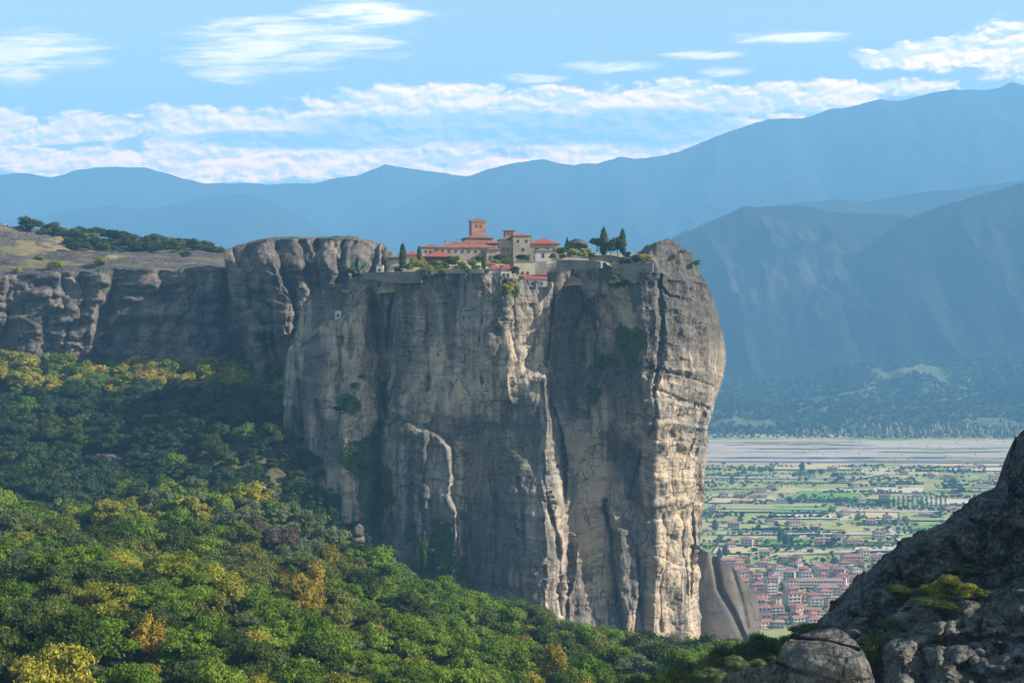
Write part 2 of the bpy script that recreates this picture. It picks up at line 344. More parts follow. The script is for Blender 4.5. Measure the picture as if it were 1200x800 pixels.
# ------------------------------------------------------------------ rocks
def interp(tab, v):
    t = np.array(tab, float); return np.interp(v, t[:, 0], t[:, 1])
def polydist(px, py, line):
    d = np.full(px.shape, 1e9)
    for (x0, y0), (x1, y1) in zip(line[:-1], line[1:]):
        dx, dy = x1 - x0, y1 - y0; L = dx * dx + dy * dy
        t = np.clip(((px - x0) * dx + (py - y0) * dy) / L, 0, 1)
        d = np.minimum(d, np.hypot(px - x0 - t * dx, py - y0 - t * dy))
    return d
def relief_rock(name, T, XLt, XRt, bottom, D0, depth, nu, nv, mat, back=90, ntop=10, disp=None, colour=None, gpow=.5, nback=60, kind='structure', crown=0.0, fall=None):
    """a closed rock body: front relief with its own depth at every point, rounded back, capped top.
    T: skyline (x, y) table; XLt/XRt: left and right silhouettes by row"""
    g = np.linspace(0, 1, nu); gc = (1 - np.cos(np.pi * g)) / 2; g = gpow * gc + (1 - gpow) * g
    xl0, xr0 = T[0][0], T[-1][0]
    xn = xl0 + (xr0 - xl0) * g; top = interp(T, xn)
    v = np.linspace(0, 1, nv)[:, None]
    py = bottom + (top[None] - bottom) * v
    XL = interp(XLt, py); XR = interp(XRt, py)
    px = XL + (XR - XL) * g[None]
    dep = depth(px, py)
    Y = D0 - dep
    front = np.stack([(px - 600) / FPX * Y, Y, (HY - py) / FPX * Y], -1)
    if disp is not None:
        du = np.gradient(front, axis=1); dv = np.gradient(front, axis=0); n = np.cross(du, dv)
        n /= np.linalg.norm(n, axis=2, keepdims=True) + 1e-9
        n[n[..., 1] > 0] *= 1
        front = front + n * disp(front[..., 0], front[..., 1], front[..., 2], px, py)[..., None]
    # back: same rows, fewer columns, from the right edge to the left edge
    q = np.linspace(0, 1, nback + 2)[1:-1]
    eL = front[:, :1]; eR = front[:, -1:]
    bk = eR + (eL - eR) * q[None, :, None]
    rowf = np.ones((nv, 1)); 
    bulge = back * np.sqrt(np.clip(1 - (2 * q - 1) ** 2, 0, 1))[None] * rowf
    bk[..., 1] += bulge
    bk[..., 1] += fbm(bk[..., 0] * .03, bk[..., 2] * .03, bk[..., 1] * .03, 5, 3) * back * .06
    # tops of the back columns follow the skyline
    gb = 1 - q; topz = np.interp(gb, g, front[-1, :, 2]); botz = front[0, 0, 2]
    bk[..., 2] = botz + (topz[None] - botz) * v
    if fall:
        dyb = np.maximum(bk[..., 1] - (eR + (eL - eR) * q[None, :, None])[..., 1], 0); bk[..., 2] -= fall[0] * dyb * np.clip(v * 3, 0, 1); bk[..., 0] += fall[1] * dyb
    ring = np.concatenate([front, bk], 1); NU = ring.shape[1]
    V = ring.reshape(-1, 3); Fc = [grid_faces(NU, nv, True)]
    # cap: join front top edge to the back top edge
    fr = front[-1]; off = len(V)
    ytop = np.interp(g, gb[::-1], bk[-1, ::-1, 1]); btop = np.stack([fr[:, 0], ytop, fr[:, 2]], -1)
    if fall:
        dyc = np.maximum(ytop - fr[:, 1], 0); btop[:, 2] -= fall[0] * dyc; btop[:, 0] += fall[1] * dyc
    btop[:, 1] = np.maximum(btop[:, 1], fr[:, 1] + .5)
    tt = np.linspace(0, 1, ntop)[:, None, None]
    cap = fr[None] * (1 - tt) + btop[None] * tt
    cap[..., 2] += crown * np.sin(np.pi * tt[..., 0]) + fbm(cap[..., 0] * .08, cap[..., 1] * .08, 0, 9, 3) * np.sin(np.pi * tt[..., 0]) * back * .02
    V = np.concatenate([V, cap.reshape(-1, 3)]); Fc.append(grid_faces(nu, ntop, False, off))
    me = mesh_np(name, V, np.concatenate(Fc))
    if colour is not None:
        c = colour(px, py, front); cc = np.zeros((nv, NU, 3)); cc[:, :nu] = c; cc[:, nu:] = c[:, -1:, :]
        capc = np.repeat(c[-1][None], ntop, 0)
        attr(me, 'rk', np.concatenate([cc.reshape(-1, 3), capc.reshape(-1, 3)]))
    o = obj(name, me, mat, kind=kind)
    return o, px, py, front

# ---- the main rock
cols = [285, 330, 360, 400, 430, 445, 470, 530, 545, 572, 600, 640, 655, 670, 700, 740, 752, 768, 800, 830, 852]
rows = {
 280: [-60, -30, -14, -8, -4, -4, -2, 4, 5, 8, 8, 4, -2, -4, 0, 10, 12, 10, 0, -18, -45],
 330: [-50, -28, -12, -7, -3, -5, -2, 4, 6, 10, 9, 4, -4, -6, -2, 12, 16, 14, 3, -15, -40],
 385: [-45, -20, -4, 2, 1, -12, -5, 4, 6, 12, 10, 0, -6, -8, -5, 14, 20, 20, 8, -10, -35],
 425: [-40, -16, -2, 4, 4, -12, -6, 4, 5, 12, 11, 3, -6, -8, -4, 14, 21, 21, 8, -12, -38],
 450: [-35, -14, 0, 6, 5, -9, -3, 6, 7, 12, 15, 17, 2, -6, -2, 13, 20, 20, 7, -13, -40],
 490: [-32, -12, 1, 7, 6, -7, 2, 8, 8, 12, 17, 21, 7, -4, 0, 10, 17, 18, 5, -16, -42],
 540: [-30, -10, 2, 8, 6, -6, 4, 8, 9, 14, 19, 22, 12, 2, -1, -2, 6, 8, -3, -20, -44],
 600: [-30, -10, 3, 8, 6, -4, 6, 9, 10, 15, 20, 23, 15, 2, -3, -8, -4, -1, -12, -28, -46],
 700: [-28, -8, 4, 9, 7, -1, 7, 10, 11, 16, 22, 25, 16, 2, -3, -8, -6, -2, -13, -30, -48],
 790: [-26, -6, 6, 10, 8, 2, 9, 12, 13, 18, 24, 28, 18, 3, -2, -6, -4, 0, -12, -30, -48]}
ry = np.array(sorted(rows), float); tab = np.array([rows[int(k)] for k in ry], float)
tab[1:9, :5] -= 15.0; tab[1:9, 5] -= 8.0
def table_depth(px, py):
    fi = np.interp(py, ry, np.arange(len(ry))); i0 = np.clip(fi.astype(int), 0, len(ry) - 2); t = fi - i0; t = t * t * (3 - 2 * t)
    A = np.array([np.interp(px, cols, tab[k]) for k in range(len(ry))])
    a0 = np.take_along_axis(A, i0[None], 0)[0]; a1 = np.take_along_axis(A, (i0 + 1)[None], 0)[0]
    return a0 * (1 - t) + a1 * t
def slab(px, py, right, left, top, bot, H, edge=3.0, soft=10, pw=1.0):
    """a plate standing proud: rises from its left bound to its right bound, then drops back sharply"""
    xr = interp(right, py); xl = interp(left, py)
    t = np.clip((px - xl) / np.maximum(xr - xl, 1), 0, 1) ** pw
    return H * t * ss(xr - px, -edge, edge) * ss(py, top - soft, top + soft) * (1 - ss(py, bot - soft, bot + soft)) if bot else H * t * ss(xr - px, -edge, edge) * ss(py, top - soft, top + soft)
GROOVES = [
 ([(462, 330), (456, 362), (453, 410), (450, 467), (455, 490)], 3.0, 5.0),
 ([(436, 350), (438, 400), (442, 440), (447, 470), (444, 520), (440, 600)], 5.0, 6.0),
 ([(564, 335), (563, 380), (562, 420), (566, 450)], 2.2, 5.0),
 ([(500, 356), (499, 400), (502, 440), (501, 500)], 1.8, 2.2),
 ([(590, 330), (597, 350), (594, 380), (601, 420)], 1.8, 3.0),
 ([(622, 328), (618, 350), (626, 385), (622, 420)], 1.8, 3.5),
 ([(775, 322), (773, 335), (776, 359), (775, 428), (768, 455), (765, 490), (756, 516), (745, 552), (741, 570), (746, 600), (748, 660), (752, 740)], 1.7, 4.2),
 ([(770, 330), (782, 345), (800, 350)], 1.6, 2.0),
 ([(826, 487), (814, 516), (799, 549), (797, 600), (796, 632), (805, 683), (802, 740)], 2.4, 3.2),
 ([(648, 318), (645, 380), (639, 428), (645, 470), (654, 500), (660, 540), (662, 600), (669, 643), (666, 690), (662, 735)], 3.0, 5.0),
 ([(647, 595), (654, 640), (655, 668), (657, 720)], 2.0, 4.0),
 ([(709, 589), (718, 632), (720, 676), (727, 712), (730, 745)], 2.2, 4.5),
 ([(634, 534), (641, 578), (646, 600)], 1.8, 2.0),
 ([(770, 455), (800, 470), (830, 478)], 2.2, 2.2),
 ([(752, 430), (790, 436), (835, 452)], 1.6, 1.8),
 ([(775, 600), (779, 640), (772, 690), (776, 740)], 1.6, 2.4),
 ([(786, 560), (788, 610), (784, 640)], 1.4, 1.8),
 ([(810, 590), (814, 640), (810, 700)], 1.6, 2.4),
 ([(345, 400), (352, 470), (350, 520)], 2.0, 2.0), ([(395, 395), (397, 440), (394, 470)], 1.8, 2.5), ([(410, 385), (408, 420)], 1.4, 1.8),
 ([(372, 470), (378, 540), (385, 600)], 2.0, 2.0), ([(437, 500), (439, 560), (436, 620)], 2.6, 5.0),
 ([(480, 380), (481, 430), (478, 460)], 1.4, 1.6), ([(530, 345), (533, 380)], 1.4, 1.8), ([(548, 600), (552, 660)], 1.6, 1.2),
 ([(575, 520), (580, 600), (577, 690)], 1.8, 1.8), ([(606, 560), (612, 640), (609, 720)], 1.8, 1.8), ([(690, 500), (692, 540)], 1.5, 1.2)]
def main_depth(px, py):
    w1 = fbm(px * .035, py * .02, 0, 31, 3) * 4.0; w2 = fbm(px * .03, py * .03, 4, 37, 3) * 4.0
    # slow wobble so nothing runs dead straight, fading out at the silhouettes
    k = ss(px, 340, 380) * (1 - ss(px, 800, 835)); X = px + w1 * k; Yp = py + w2 * k
    d = table_depth(X, Yp)
    d += slab(X, Yp, [(480, 490), (497, 498), (513, 510), (526, 525), (530, 555), (525, 579), (534, 600), (537, 630), (538, 660), (534, 700), (536, 760)][0:0] or
              [(480, 485), (498, 497), (510, 513), (525, 526), (555, 530), (579, 525), (600, 534), (630, 537), (660, 538), (700, 534), (760, 536)],
              [(480, 440), (560, 465), (760, 470)], 500, None, 9.5, 2.4, 9)
    d += slab(X, Yp, [(500, 640), (560, 658), (600, 664), (643, 668), (683, 664), (730, 661), (790, 660)], [(500, 560), (790, 590)], 560, None, 5, 3.0, 30)
    d += slab(X, Yp, [(380, 600), (430, 597), (452, 598), (480, 600)], [(380, 560), (480, 575)], 425, 470, 4, 2.2, 3)
    d += slab(X, Yp, [(340, 596), (425, 600)], [(340, 566), (425, 566)], 345, 424, 4, 2, 4)
    # flake leaning on the brown panel
    xr = interp([(585, 714), (592, 720), (614, 736), (643, 747), (676, 751), (712, 749), (745, 745), (790, 748)], Yp)
    xl = interp([(585, 708), (632, 718), (676, 720), (712, 727), (745, 730), (790, 735)], Yp)
    t = np.clip((X - xl) / np.maximum(xr - xl, 1), 0, 1)
    d += 7.5 * np.sin(np.pi * np.clip(t * .85 + .1, 0, 1)) ** .6 * ss(t, 0, .08) * ss(1 - t, 0, .10) * ss(Yp, 588, 600)
    # deep alcove with its arched top
    e = ((X - 712) / 46) ** 2 + ((Yp - 405) / 62) ** 2
    d -= 7.0 * np.clip(1 - e, 0, 1) ** .6
    e = ((X - 672) / 26) ** 2 + ((Yp - 420) / 100) ** 2
    d -= 6.0 * np.clip(1 - e, 0, 1) ** .7
    # diagonal ledge on the left shoulder
    yl = interp([(330, 405), (345, 400), (368, 385), (395, 366), (415, 350), (430, 335)], X)
    d += 6.5 * ss(Yp - yl, 0, 5) * (1 - ss(X, 424, 436))
    # boulder shelf under the gully and the bright chip
    yl = interp([(395, 500), (420, 455), (430, 440), (450, 480), (480, 492), (500, 500)], X)
    d += 4.0 * ss(Yp - yl, 0, 6) * ss(X, 395, 405) * (1 - ss(X, 498, 506))
    for line, w, dp in GROOVES:
        q = polydist(X, Yp, line); gn = 1 + 1.1 * fbm(px * .05, py * .05, len(line) + w, 43, 3); d -= dp * np.clip(gn, .15, 1.8) * np.exp(-(q / (w * .85)) ** 2)
    # stepped courses on the sunlit right mass
    rm = 1.35 * ss(X, 735, 775); wy = Yp - (X - 780) * .22 + fbm(px * .02, py * .02, 9, 41, 3) * 10
    for yc, A in ((322, 2.5), (346, 1.6), (362, 1.8), (395, 1.4), (425, 2.6), (447, 2.2), (470, 3.2), (492, 2.5), (518, 1.5), (556, 2.0), (586, 2.4), (612, 1.2), (660, 1.3)):
        d += rm * A * (ss(wy - yc, -2, 2) * np.exp(-np.clip(wy - yc, 0, 99) / 13.0))
    return d
def main_disp(x, y, z, px, py):
    k = .25 + .75 * ss(px, 335, 360) * (1 - ss(px, 815, 845))
    n = 3.2 * fbm(x * .03, y * .03, z * .018, 3, 4)
    fl = .55 * fbm(x * .16, y * .16, z * .018, 11, 4)                       # vertical fluting
    st = .75 * fbm(x * .012, y * .012, z * .22 + fbm(x * .02, y * .02, z * .02, 8, 2), 21, 4)  # strata
    fr = .9 * fbm(x * .22, y * .22, z * .2, 23, 5, .62)
    billow = 1.5 * (np.abs(fbm(x * .075, y * .075, z * .05, 29, 4)) * 2.4 - .5) * (.55 + .9 * ss(px, 560, 580) * (1 - ss(px, 650, 665)) * (1 - ss(py, 440, 480)) + .5 * ss(px, 740, 780))
    pit = -1.2 * ss(fbm(x * .13, y * .13, z * .16, 27, 4), .22, .5)
    topf = (1 - ss(py, 340, 372)) * (1 - ss(px, 655, 700)) * ss(px, 460, 520)  # broken crest
    cr = np.abs(fbm(x * .12, y * .12, z * .05, 51, 3)); crack = -.35 * np.exp(-(cr / .05) ** 2)
    low = ss(py, 560, 640) * ss(px, 760, 775)
    return k * (n + fl * (1 + low * 1.6) + st + fr + pit + crack + billow) + topf * 3.4 * fbm(x * .14, y * .14, z * .06, 61, 4)
def main_col(px, py, W3):
    x, y, z = W3[..., 0], W3[..., 1], W3[..., 2]
    n = fbm(x * .05, y * .05, z * .03, 71, 4); nv_ = fbm(x * .11, y * .11, z * .012, 73, 4)
    rag = fbm(x * .09, y * .09, z * .05, 75, 5, .6)
    up = 1 - ss(py + n * 40 + nv_ * 40, 345, 450)
    dark = 1.0 * up * ss(px, 740, 775) + .35 * (1 - ss(py, 335, 380)) + .75 * ss(nv_ + n * .4, .02, .3) * (1 - .75 * ss(px, 740, 780) * ss(py, 420, 500))
    def ell(cx, cy, rx, ry_, s=.35):
        e = np.sqrt(((px - cx) / rx) ** 2 + ((py - cy) / ry_) ** 2) + n * s + rag * 1.5; return 1 - ss(e, .55, 1.1)
    dark = np.maximum(dark, .95 * ell(540, 505, 60, 22)); dark = np.maximum(dark, .85 * ell(612, 495, 38, 45)); dark = np.maximum(dark, .8 * ell(445, 430, 16, 80)); dark = np.maximum(dark, .7 * ell(470, 400, 26, 70)); dark = np.maximum(dark, .6 * ell(612, 360, 30, 30)); dark = np.maximum(dark, .7 * ell(385, 520, 30, 30)); dark = np.maximum(dark, .75 * ell(560, 640, 18, 60))  # gully and left-turned bulge: their shade is put into the colour
    dark = np.maximum(dark, .8 * ell(672, 400, 26, 90)); dark = np.maximum(dark, .8 * ell(728, 440, 30, 34)); dark = np.maximum(dark, .5 * ell(585, 580, 30, 30)); dark = np.maximum(dark, .5 * ell(740, 700, 14, 60))  # recess beside the alcove darkened in colour for its shade
    dark = np.maximum(dark, .6 * ell(480, 370, 30, 40)); dark = np.maximum(dark, .55 * ell(630, 650, 25, 50))
    fresh = np.maximum.reduce([ell(532, 440, 34, 56), .9 * ell(722, 375, 26, 30), .85 * ell(700, 600, 40, 130), 1.0 * ell(795, 600, 45, 150) * ss(py, 440, 500),
                               .55 * ell(385, 455, 22, 40), .6 * ell(485, 450, 14, 60), .5 * ell(620, 385, 25, 40), .4 * ell(560, 560, 24, 50)])
    dark = dark * (1 - .75 * fresh)
    moss = np.maximum.reduce([ell(432, 540, 26, 32), .9 * ell(430, 590, 18, 60), ell(483, 622, 14, 22), ell(512, 660, 34, 36), ell(345, 488, 7, 26), .9 * ell(408, 470, 22, 18),
                              ell(712, 425, 26, 11, .25), ell(740, 400, 14, 16), ell(695, 458, 10, 14), .8 * ell(600, 338, 10, 9), .8 * ell(720, 328, 16, 9), .5 * ell(812, 305, 12, 16),
                              .55 * ell(470, 500, 20, 20), .5 * ell(690, 680, 8, 4), .6 * ell(500, 322, 30, 5), .4 * ell(660, 540, 6, 30)])
    return np.stack([np.clip(dark, 0, 1), np.clip(fresh, 0, 1), np.clip(moss, 0, 1)], -1)
T_main = [(352, 357), (356, 352), (375, 338), (400, 330), (425, 321), (432, 319), (470, 321), (495, 322), (520, 316), (540, 317), (560, 316), (580, 322), (600, 326), (625, 329), (645, 330), (652, 312), (690, 308), (708, 308),
          (722, 315), (742, 322), (750, 322), (757, 308), (763, 293), (770, 283), (782, 279), (792, 283), (800, 289), (810, 296), (817, 304), (822, 316), (830, 332), (838, 356)]
XL_main = [(280, 352), (357, 352), (385, 347), (400, 340), (430, 333), (480, 331), (560, 333), (640, 340), (790, 350)]
XR_main = [(280, 838), (356, 838), (380, 845), (400, 849), (420, 851), (440, 848), (460, 842), (480, 836), (500, 831), (520, 828), (560, 824), (600, 822), (622, 824), (640, 819), (680, 820), (720, 820), (790, 822)]
main_rock, mpx, mpy, mfront = relief_rock('rock_pillar', T_main, XL_main, XR_main, 790, 645, main_depth, 620, 560, M['rock'], back=95,
        disp=main_disp, colour=main_col, gpow=.25, ntop=16)

# ---- cliff behind on the left
def lobes(px, edges, warp, py=None, seed=0):
    x = px + warp; r = np.zeros_like(px)
    for k_, (a, c) in enumerate(zip(edges[:-1], edges[1:])):
        t = (x - a) / (c - a); m = (t >= 0) & (t < 1)
        r = np.where(m, np.sin(np.pi * np.clip(t, 0, 1)) ** .5 * (0.55 + .6 * t) * (.45 + .9 * ((k_ * 37 + seed * 11) % 10) / 10), r)
    return r
def cliffA_depth(px, py):
    w = fbm(px * .025, py * .02, 2, 81, 4) * 26 + (py - 380) * .12
    d = 10 * lobes(px, [-80, -30, 12, 60, 82, 125, 185, 212, 262, 318, 350, 380], w)
    w2 = fbm(px * .04, py * .05, 6, 87, 4) * 22
    d += 5 * lobes(px, [-80, -50, -8, 20, 38, 71, 96, 110, 139, 168, 176, 204, 231, 240, 281, 297, 330, 380], w2) * ss(fbm(px * .02, py * .03, 3, 89, 3), -.3, .3)
    d += 7 * fbm(px * .02, py * .035, 8, 82, 4)
    hz_ = fbm(px * .01, py * .06, 1, 83, 4); d += 5 * hz_
    for yc, A in ((333, 3), (347, 4), (361, 3), (375, 4.5), (392, 3.5), (408, 4.5), (422, 3)):
        wy = py - yc + fbm(px * .02, 0, yc, 85, 3) * 16
        d += A * ss(wy, -3, 3) * np.exp(-np.clip(wy, 0, 99) / 16)
    d -= 12 * np.exp(-((px + w - 118) / 9) ** 2) * ss(py, 335, 370)
    d += interp([(-80, 6), (100, 0), (140, -2), (250, 2), (340, -12), (380, -30)], px) + 4 * ss(py, 400, 440)
    return d
def cliff_disp(x, y, z, px, py):
    return 1.6 * fbm(x * .05, y * .05, z * .05, 91, 4) + .8 * fbm(x * .15, y * .15, z * .03, 93, 3) + 1.0 * fbm(x * .03, y * .03, z * .22, 95, 4) + .5 * fbm(x * .35, y * .35, z * .35, 97, 3)
def cliff_col(px, py, W3):
    x, y, z = W3[..., 0], W3[..., 1], W3[..., 2]; n = fbm(x * .05, y * .05, z * .04, 101, 4); nv_ = fbm(x * .09, y * .09, z * .02, 103, 4)
    dark = .35 + .6 * ss(nv_ + n * .5, -.1, .35); fresh = .6 * ss(n - nv_ * .5, .1, .4) + .35 * (1 - ss(np.abs(py - 425), 5, 25))
    moss = .6 * ss(fbm(x * .04, y * .04, z * .1, 105, 4) + .5 * fbm(x * .25, y * .25, z * .25, 107, 4), .28, .5)
    return np.stack([np.clip(dark, 0, 1), np.clip(fresh, 0, 1), moss], -1)
relief_rock('cliff_rock', [(-80, 322), (0, 323), (60, 320), (100, 317), (150, 314), (200, 317), (240, 311), (280, 318), (310, 325), (345, 335)], [(280, -80), (500, -80)], [(280, 345), (400, 352), (500, 360)],
            470, 800, cliffA_depth, 420, 150, M['rock_far'], back=60, disp=cliff_disp, colour=cliff_col, gpow=.1)
def cliffB_depth(px, py):
    w = fbm(px * .03, py * .02, 5, 111, 4) * 17 + (py - 300) * (-.22 + .35 * ss(px, 330, 400))
    d = 13 * lobes(px, [240, 283, 300, 331, 362, 376, 401, 418, 440, 452, 480], w, seed=3)
    d += 5 * fbm(px * .035, py * .04, 8, 112, 4) + 2.5 * lobes(px, [240, 270, 291, 311, 322, 345, 372, 390, 409, 428, 446, 480], w * 1.6, seed=5)
    d += interp([(250, -20), (275, -4), (300, 4), (360, 6), (420, -4), (470, -30)], px)
    d -= 16 * (1 - ss(py, 283, 318)) ** 2
    for yc, A in ((300, 2), (318, 3.5), (333, 2.5), (348, 3.5), (366, 3), (382, 3), (398, 3)):
        wy = py - yc + fbm(px * .03, 0, yc, 115, 3) * 12
        d += A * ss(wy, -2, 2) * np.exp(-np.clip(wy, 0, 99) / 14)
    return d + 3 * fbm(px * .02, py * .05, 7, 117, 3)
relief_rock('cliff_rock', [(262, 300), (275, 291), (290, 285), (310, 281), (340, 280), (380, 279), (410, 280), (430, 284), (445, 290), (456, 300), (464, 312)], [(280, 262), (330, 268), (470, 300)], [(280, 464), (500, 480)],
            470, 775, cliffB_depth, 330, 170, M['rock_far'], back=70, disp=cliff_disp, colour=cliff_col, gpow=.3, crown=3)

# ---- small smooth slab rock standing right behind the main rock
def slabA(px, py):
    d = 22 * np.sqrt(np.clip(1 - ((px - 838) / 58) ** 2, 0, 1))
    for line, w, dp in (([(836, 650), (843, 690), (860, 720), (874, 752)], 3.2, 3.0), ([(858, 668), (868, 700), (876, 735)], 3.0, 1.2)):
        d -= dp * np.exp(-(polydist(px, py, line) / w) ** 2)
    return d - .10 * (770 - py)
def col_const(a, c, m):
    def f(px, py, W3):
        n = fbm(W3[..., 0] * .2, W3[..., 1] * .2, W3[..., 2] * .1, 121, 4)
        return np.stack([np.clip(a + n * .5, 0, 1), np.clip(c - n * .4, 0, 1), np.clip(m + n * m * 2, 0, 1)], -1)
    return f
slo = relief_rock('slab_rock', [(780, 640), (815, 640), (828, 646), (845, 655), (858, 663), (868, 677), (880, 690), (888, 703), (893, 725)], [(600, 780), (870, 780)], [(640, 893), (725, 893), (745, 890), (870, 900)],
            870, 730, slabA, 150, 110, M['rock_smooth'], back=40, disp=lambda x, y, z, px, py: .7 * fbm(x * .08, y * .08, z * .08, 131, 4), colour=col_const(.3, .3, .15), fall=(.26, .165))

# ---- dark rock in the right foreground
def fgA(px, py):
    d = interp([(500, -12), (600, -4), (690, 2), (700, 4), (800, 16)], py) + interp([(950, -9), (1010, -5), (1100, 0), (1200, 5), (1320, 12)], px)
    yl = interp([(1000, 760), (1040, 720), (1065, 702), (1100, 705), (1160, 690), (1200, 683), (1320, 680)], px)
    d += 3.6 * ss(py - yl, 0, 6) * ss(px, 1030, 1055)
    for line, w, dp in (([(1045, 640), (1052, 665), (1060, 690), (1058, 705)], 2.6, 1.4), ([(1012, 672), (1012, 700), (1010, 716)], 1.6, .9), ([(1115, 610), (1118, 640), (1135, 665), (1200, 660)], 2.5, .9),
                        ([(1188, 540), (1196, 552), (1230, 560)], 3, 1.2), ([(1165, 572), (1185, 590), (1230, 600)], 2.5, .8), ([(1128, 745), (1165, 752), (1182, 765), (1150, 772)], 3.2, 1.2),
                        ([(1060, 740), (1100, 745), (1140, 742)], 1.8, .6), ([(1155, 705), (1150, 740), (1160, 780)], 1.6, .6), ([(980, 716), (1010, 722), (1045, 720)], 2, .8)):
        q = polydist(px + 3 * fbm(px * .05, py * .05, 0, 141, 3), py + 3 * fbm(px * .05, py * .05, 3, 143, 3), line); d -= dp * np.exp(-(q / w) ** 2)
    e = ((px - 1168) / 18) ** 2 + ((py - 762) / 9) ** 2; d -= 1.6 * np.clip(1 - e, 0, 1) ** .6
    e = ((px - 1140) / 26) ** 2 + ((py - 735) / 9) ** 2; d -= 1.0 * np.clip(1 - e, 0, 1) ** .6
    bl = fbm(px * .018, py * .03, 2, 145, 3); d += 2.6 * (np.abs(bl) * 2.2 - .4) + 1.2 * np.abs(fbm(px * .05, py * .07, 5, 147, 3))
    d -= 1.2 * (1 - ss(polydist(px, py, [(962, 722), (1012, 668), (1045, 643), (1062, 626), (1110, 610), (1130, 590), (1165, 570), (1183, 550), (1190, 510)]), 0, 22)) ** 2 * 4
    return d
def fg_disp(x, y, z, px, py):
    return .5 * fbm(x * .25, y * .25, z * .25, 151, 4) + .25 * fbm(x * .9, y * .9, z * .5, 153, 4) + .16 * fbm(x * .2, y * .2, z * 1.3, 155, 4) + .10 * fbm(x * 2.4, y * 2.4, z * 2.4, 157, 4) - .35 * np.exp(-(fbm(x * .35, y * .35, z * .35, 159, 3) / .035) ** 2)
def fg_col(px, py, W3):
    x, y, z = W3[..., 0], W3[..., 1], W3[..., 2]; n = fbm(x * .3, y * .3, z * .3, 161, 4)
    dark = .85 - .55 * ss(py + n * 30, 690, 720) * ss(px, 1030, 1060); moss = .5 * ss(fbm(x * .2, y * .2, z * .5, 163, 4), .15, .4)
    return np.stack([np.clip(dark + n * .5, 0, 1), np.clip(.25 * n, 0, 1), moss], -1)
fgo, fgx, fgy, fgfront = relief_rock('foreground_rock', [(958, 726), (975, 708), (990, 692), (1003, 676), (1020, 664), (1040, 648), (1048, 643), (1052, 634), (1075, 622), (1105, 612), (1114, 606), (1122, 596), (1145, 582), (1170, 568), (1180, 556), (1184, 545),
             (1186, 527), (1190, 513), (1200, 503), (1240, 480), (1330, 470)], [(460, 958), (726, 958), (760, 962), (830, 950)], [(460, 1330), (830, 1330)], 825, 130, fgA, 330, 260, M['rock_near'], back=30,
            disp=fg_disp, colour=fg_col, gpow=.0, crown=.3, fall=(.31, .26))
def fgB(px, py):
    d = .035 * (px - 940) + 5 * np.clip(1 - ((px - 945) / 110) ** 2, 0, 1) ** .8 - 3.5 * (1 - ss(py, 735, 790)) ** 1.5
    for line, w, dp in (([(930, 748), (970, 752), (1005, 760)], 1.8, .5), ([(900, 775), (930, 785), (980, 800)], 2, .3), ([(845, 788), (880, 784), (905, 780)], 2, .4)):
        d -= dp * np.exp(-(polydist(px, py, line) / w) ** 2)
    return d
relief_rock('foreground_rock', [(843, 800), (850, 792), (868, 785), (893, 782), (905, 777), (914, 764), (922, 752), (940, 743), (960, 736), (978, 735), (992, 740), (1003, 748), (1009, 758), (1016, 772), (1024, 795)],
            [(730, 843), (800, 843), (850, 838)], [(730, 1024), (795, 1024), (850, 1034)], 850, 96, fgB, 240, 150, M['rock_near'], back=9,
            disp=lambda x, y, z, px, py: .3 * fbm(x * .4, y * .4, z * .4, 171, 4) + .14 * fbm(x * .3, y * .3, z * .6, 173, 4) + .07 * fbm(x * 3, y * 3, z * 3, 175, 3),
            colour=col_const(.5, .25, .1), gpow=.3, crown=.2, fall=(.30, .205))
# ------------------------------------------------------------------ ground
def WP(px, py, D): x, y, z = P(px, py, D); return (x, y, z)
terr_pts = [WP(*q) for q in [
 (-150, 830, 190), (0, 830, 190), (300, 835, 220), (600, 840, 290), (800, 835, 320), (950, 830, 340), (1100, 830, 330),
 (-150, 650, 330), (0, 650, 345), (100, 675, 340), (200, 700, 300), (330, 715, 350), (450, 745, 360), (560, 775, 380), (680, 800, 390), (820, 810, 400), (950, 805, 400),
 (0, 632, 400), (110, 650, 420), (215, 600, 470), (300, 600, 480), (350, 622, 480), (395, 652, 480), (440, 692, 480), (500, 715, 490), (560, 738, 500), (650, 768, 510), (720, 785, 500), (820, 795, 480), (950, 795, 460),
 (-150, 600, 480), (0, 640, 500), (100, 660, 510), (250, 660, 545), (350, 700, 550), (450, 740, 560), (560, 765, 560),
 (338, 528, 655), (368, 590, 645), (400, 632, 636), (430, 680, 626), (500, 722, 615), (560, 735, 610), (620, 755, 600), (680, 775, 600), (760, 790, 600), (850, 792, 600), (900, 800, 620),
 (-150, 590, 590), (0, 590, 600), (150, 600, 600), (280, 610, 600), (-150, 520, 680), (0, 520, 680), (150, 515, 680), (285, 495, 690), (322, 490, 668), (0, 475, 740), (150, 468, 750), (280, 475, 740), (360, 470, 760),
 (-150, 425, 790), (0, 425, 790), (60, 440, 785), (150, 435, 790), (250, 435, 790), (330, 450, 780), (430, 480, 780)]]
terr_pts += [(0, 60, -62), (-150, 60, -58), (150, 60, -90), (25, 150, -66), (60, 200, -80), (100, 270, -98), (0, 120, -60), (-60, 120, -56), (-200, 850, -30), (-400, 850, -20), (60, 850, -150), (120, 850, -230), (150, 740, -215), (250, 700, -260), (330, 500, -190), (300, 300, -120), (200, 850, -290), (420, 850, -290), (420, 600, -270), (420, 300, -220), (300, 150, -120), (-500, 300, -30), (-500, 60, -30)]
tf = RBF(terr_pts)
def ground_z(x, y): return tf(x, y) + 1.6 * fbm(np.asarray(x) * .03, np.asarray(y) * .03, 0, 201, 3)
gx = np.linspace(-520, 460, 246); gy = np.linspace(40, 905, 217); GX, GY = np.meshgrid(gx, gy)
GZ = np.maximum(ground_z(GX, GY), -306)
